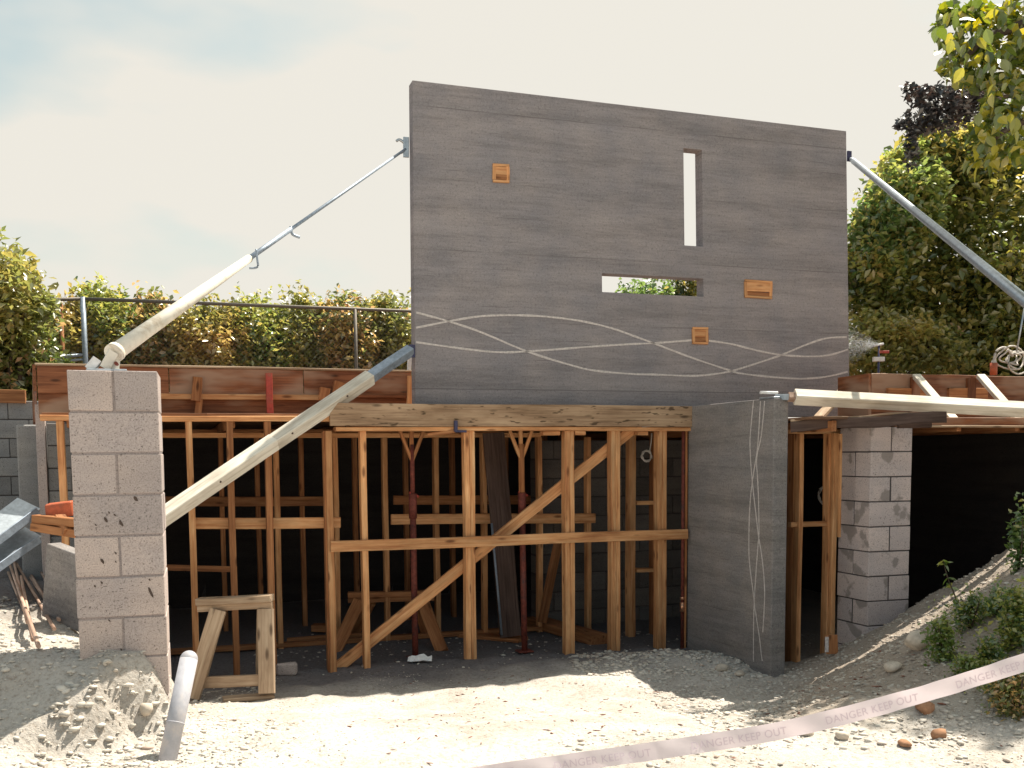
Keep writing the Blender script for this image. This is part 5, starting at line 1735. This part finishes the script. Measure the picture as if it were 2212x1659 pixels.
# water thrown by it: a fan of fine droplets
n = 15000
t = RNG.random(n) ** .8
ang = RNG.normal(size=n) * .22
nz_ = np.array(tuple(p + Z * .18))
dx = -t * 0.75
pts = np.stack([nz_[0] + dx, nz_[1] + RNG.normal(size=n) * .05, nz_[2] + 0.02 * t + t * ang * .95 - .22 * t * t], 1)
v = np.array([(0, 0, 1), (.94, 0, -.33), (-.47, .82, -.33), (-.47, -.82, -.33)])
sz = RNG.uniform(.0012, .0030, n)
vv = (v[None] * sz[:, None, None] + pts[:, None]).reshape(-1, 3)
ff = (np.array([(0, 1, 2), (0, 2, 3), (0, 3, 1), (1, 3, 2)])[None] + (np.arange(n) * 4)[:, None, None]).reshape(-1, 3)
m, nt, b, o = new_mat('water_spray')
b.inputs['Base Color'].default_value = (.9, .92, .95, 1)
b.inputs['Roughness'].default_value = .15
stuff(link('water_spray', mesh_np(vv, ff, 'spray'), m), 'white fan of water spray beside the tall panel')

# ------------------------------------------------------------------ warning tape
tape_px = [(820, 1706, 3.95), (960, 1686, 3.95), (1100, 1665, 3.95), (1300, 1638, 3.95), (1500, 1609, 3.95), (1700, 1575, 3.97), (1950, 1512, 4.0), (2212, 1431, 4.05), (2480, 1340, 4.15)]
cpts = smooth_pts([at(*q) for q in tape_px], 12)
seg = [0.0]
for i in range(1, len(cpts)): seg.append(seg[-1] + (cpts[i] - cpts[i - 1]).length)
TW = 0.070
def tape_at(l, v, lift=0.0):
    l = min(max(l, 0), seg[-1] - 1e-4)
    i = max(k for k in range(len(seg) - 1) if seg[k] <= l)
    p = cpts[i].lerp(cpts[i + 1], (l - seg[i]) / (seg[i + 1] - seg[i]))
    d = (cpts[min(i + 2, len(cpts) - 1)] - cpts[max(i - 1, 0)]).normalized()
    nn = d.cross(Z).normalized()                    # towards the camera
    tw = 0.25 + 0.18 * math.sin(l * 2.1)
    upv = (Z * math.cos(tw) + nn * math.sin(tw) * -1.0)
    upv = (upv - d * upv.dot(d)).normalized()
    nr = d.cross(upv).normalized()
    return p + upv * v + nr * (lift + 0.005 * math.sin(l * 9) * (v / TW) + 0.003 * math.sin(l * 23 + 40 * v) + 0.002 * math.sin(l * 41))
m, nt, b, o = new_mat('warning_tape_film')
b.inputs["Base Color"].default_value = (0.80, 0.745, 0.765, 1)
b.inputs['Roughness'].default_value = 0.28
tr_ = N(nt, 'ShaderNodeBsdfTranslucent')
tr_.inputs['Color'].default_value = (0.85, 0.72, 0.78, 1)
mx_ = N(nt, 'ShaderNodeMixShader', ins={0: 0.4})
nt.links.new(b.outputs[0], mx_.inputs[1]); nt.links.new(tr_.outputs[0], mx_.inputs[2]); nt.links.new(mx_.outputs[0], o.inputs[0])
M_TAPE = m
m, nt, b, o = new_mat('tape_print')
b.inputs['Base Color'].default_value = (0.70, 0.59, 0.645, 1)
b.inputs['Roughness'].default_value = 0.4
M_PRINT = m
tp = thing('warning_tape', 'pale pink warning tape with faded print strung across the foreground', 'tape', at(1500, 1610, 3.95))
vs, fs = [], []
nl = 260
for i in range(nl + 1):
    l = seg[-1] * i / nl
    for j in range(5):
        vs.append(tape_at(l, (j / 4 - .5) * TW))
for i in range(nl):
    for j in range(4):
        fs.append((i * 5 + j, (i + 1) * 5 + j, (i + 1) * 5 + j + 1, i * 5 + j + 1))
link('film', mesh(vs, fs, 'film', smooth=True), M_TAPE, tp)
sk = cpts[-1]
gsk = gz(sk.x + .03, sk.y)
tag(bar('tape_stake', Vector((sk.x + .03, sk.y + .02, gsk - .1)), Vector((sk.x + .03, sk.y + .02, sk.z + .14)), .04, .04, M_PINE_OLD, segs=3), 'wooden stake just outside the right edge holding the warning tape', 'stake')
fc = bpy.data.curves.new('lettering', 'FONT')
fc.body = 'DANGER KEEP OUT'
fc.size = 0.042
fc.space_character = 1.05
fo = bpy.data.objects.new('lettering_source', fc)
COL.objects.link(fo)
bpy.context.view_layer.update()
dg = bpy.context.evaluated_depsgraph_get()
tm = bpy.data.meshes.new_from_object(fo.evaluated_get(dg))
bpy.data.objects.remove(fo)
tv = [v_.co.copy() for v_ in tm.vertices]
tf = [tuple(p_.vertices) for p_ in tm.polygons]
wid = max(v_.x for v_ in tv)
l = 0.15
while l + wid < seg[-1]:
    vs = [tape_at(l + v_.x, v_.y - 0.018, 0.0025) for v_ in tv]
    link('lettering', mesh(vs, tf, 'lettering'), M_PRINT, tp)
    l += wid + 0.16
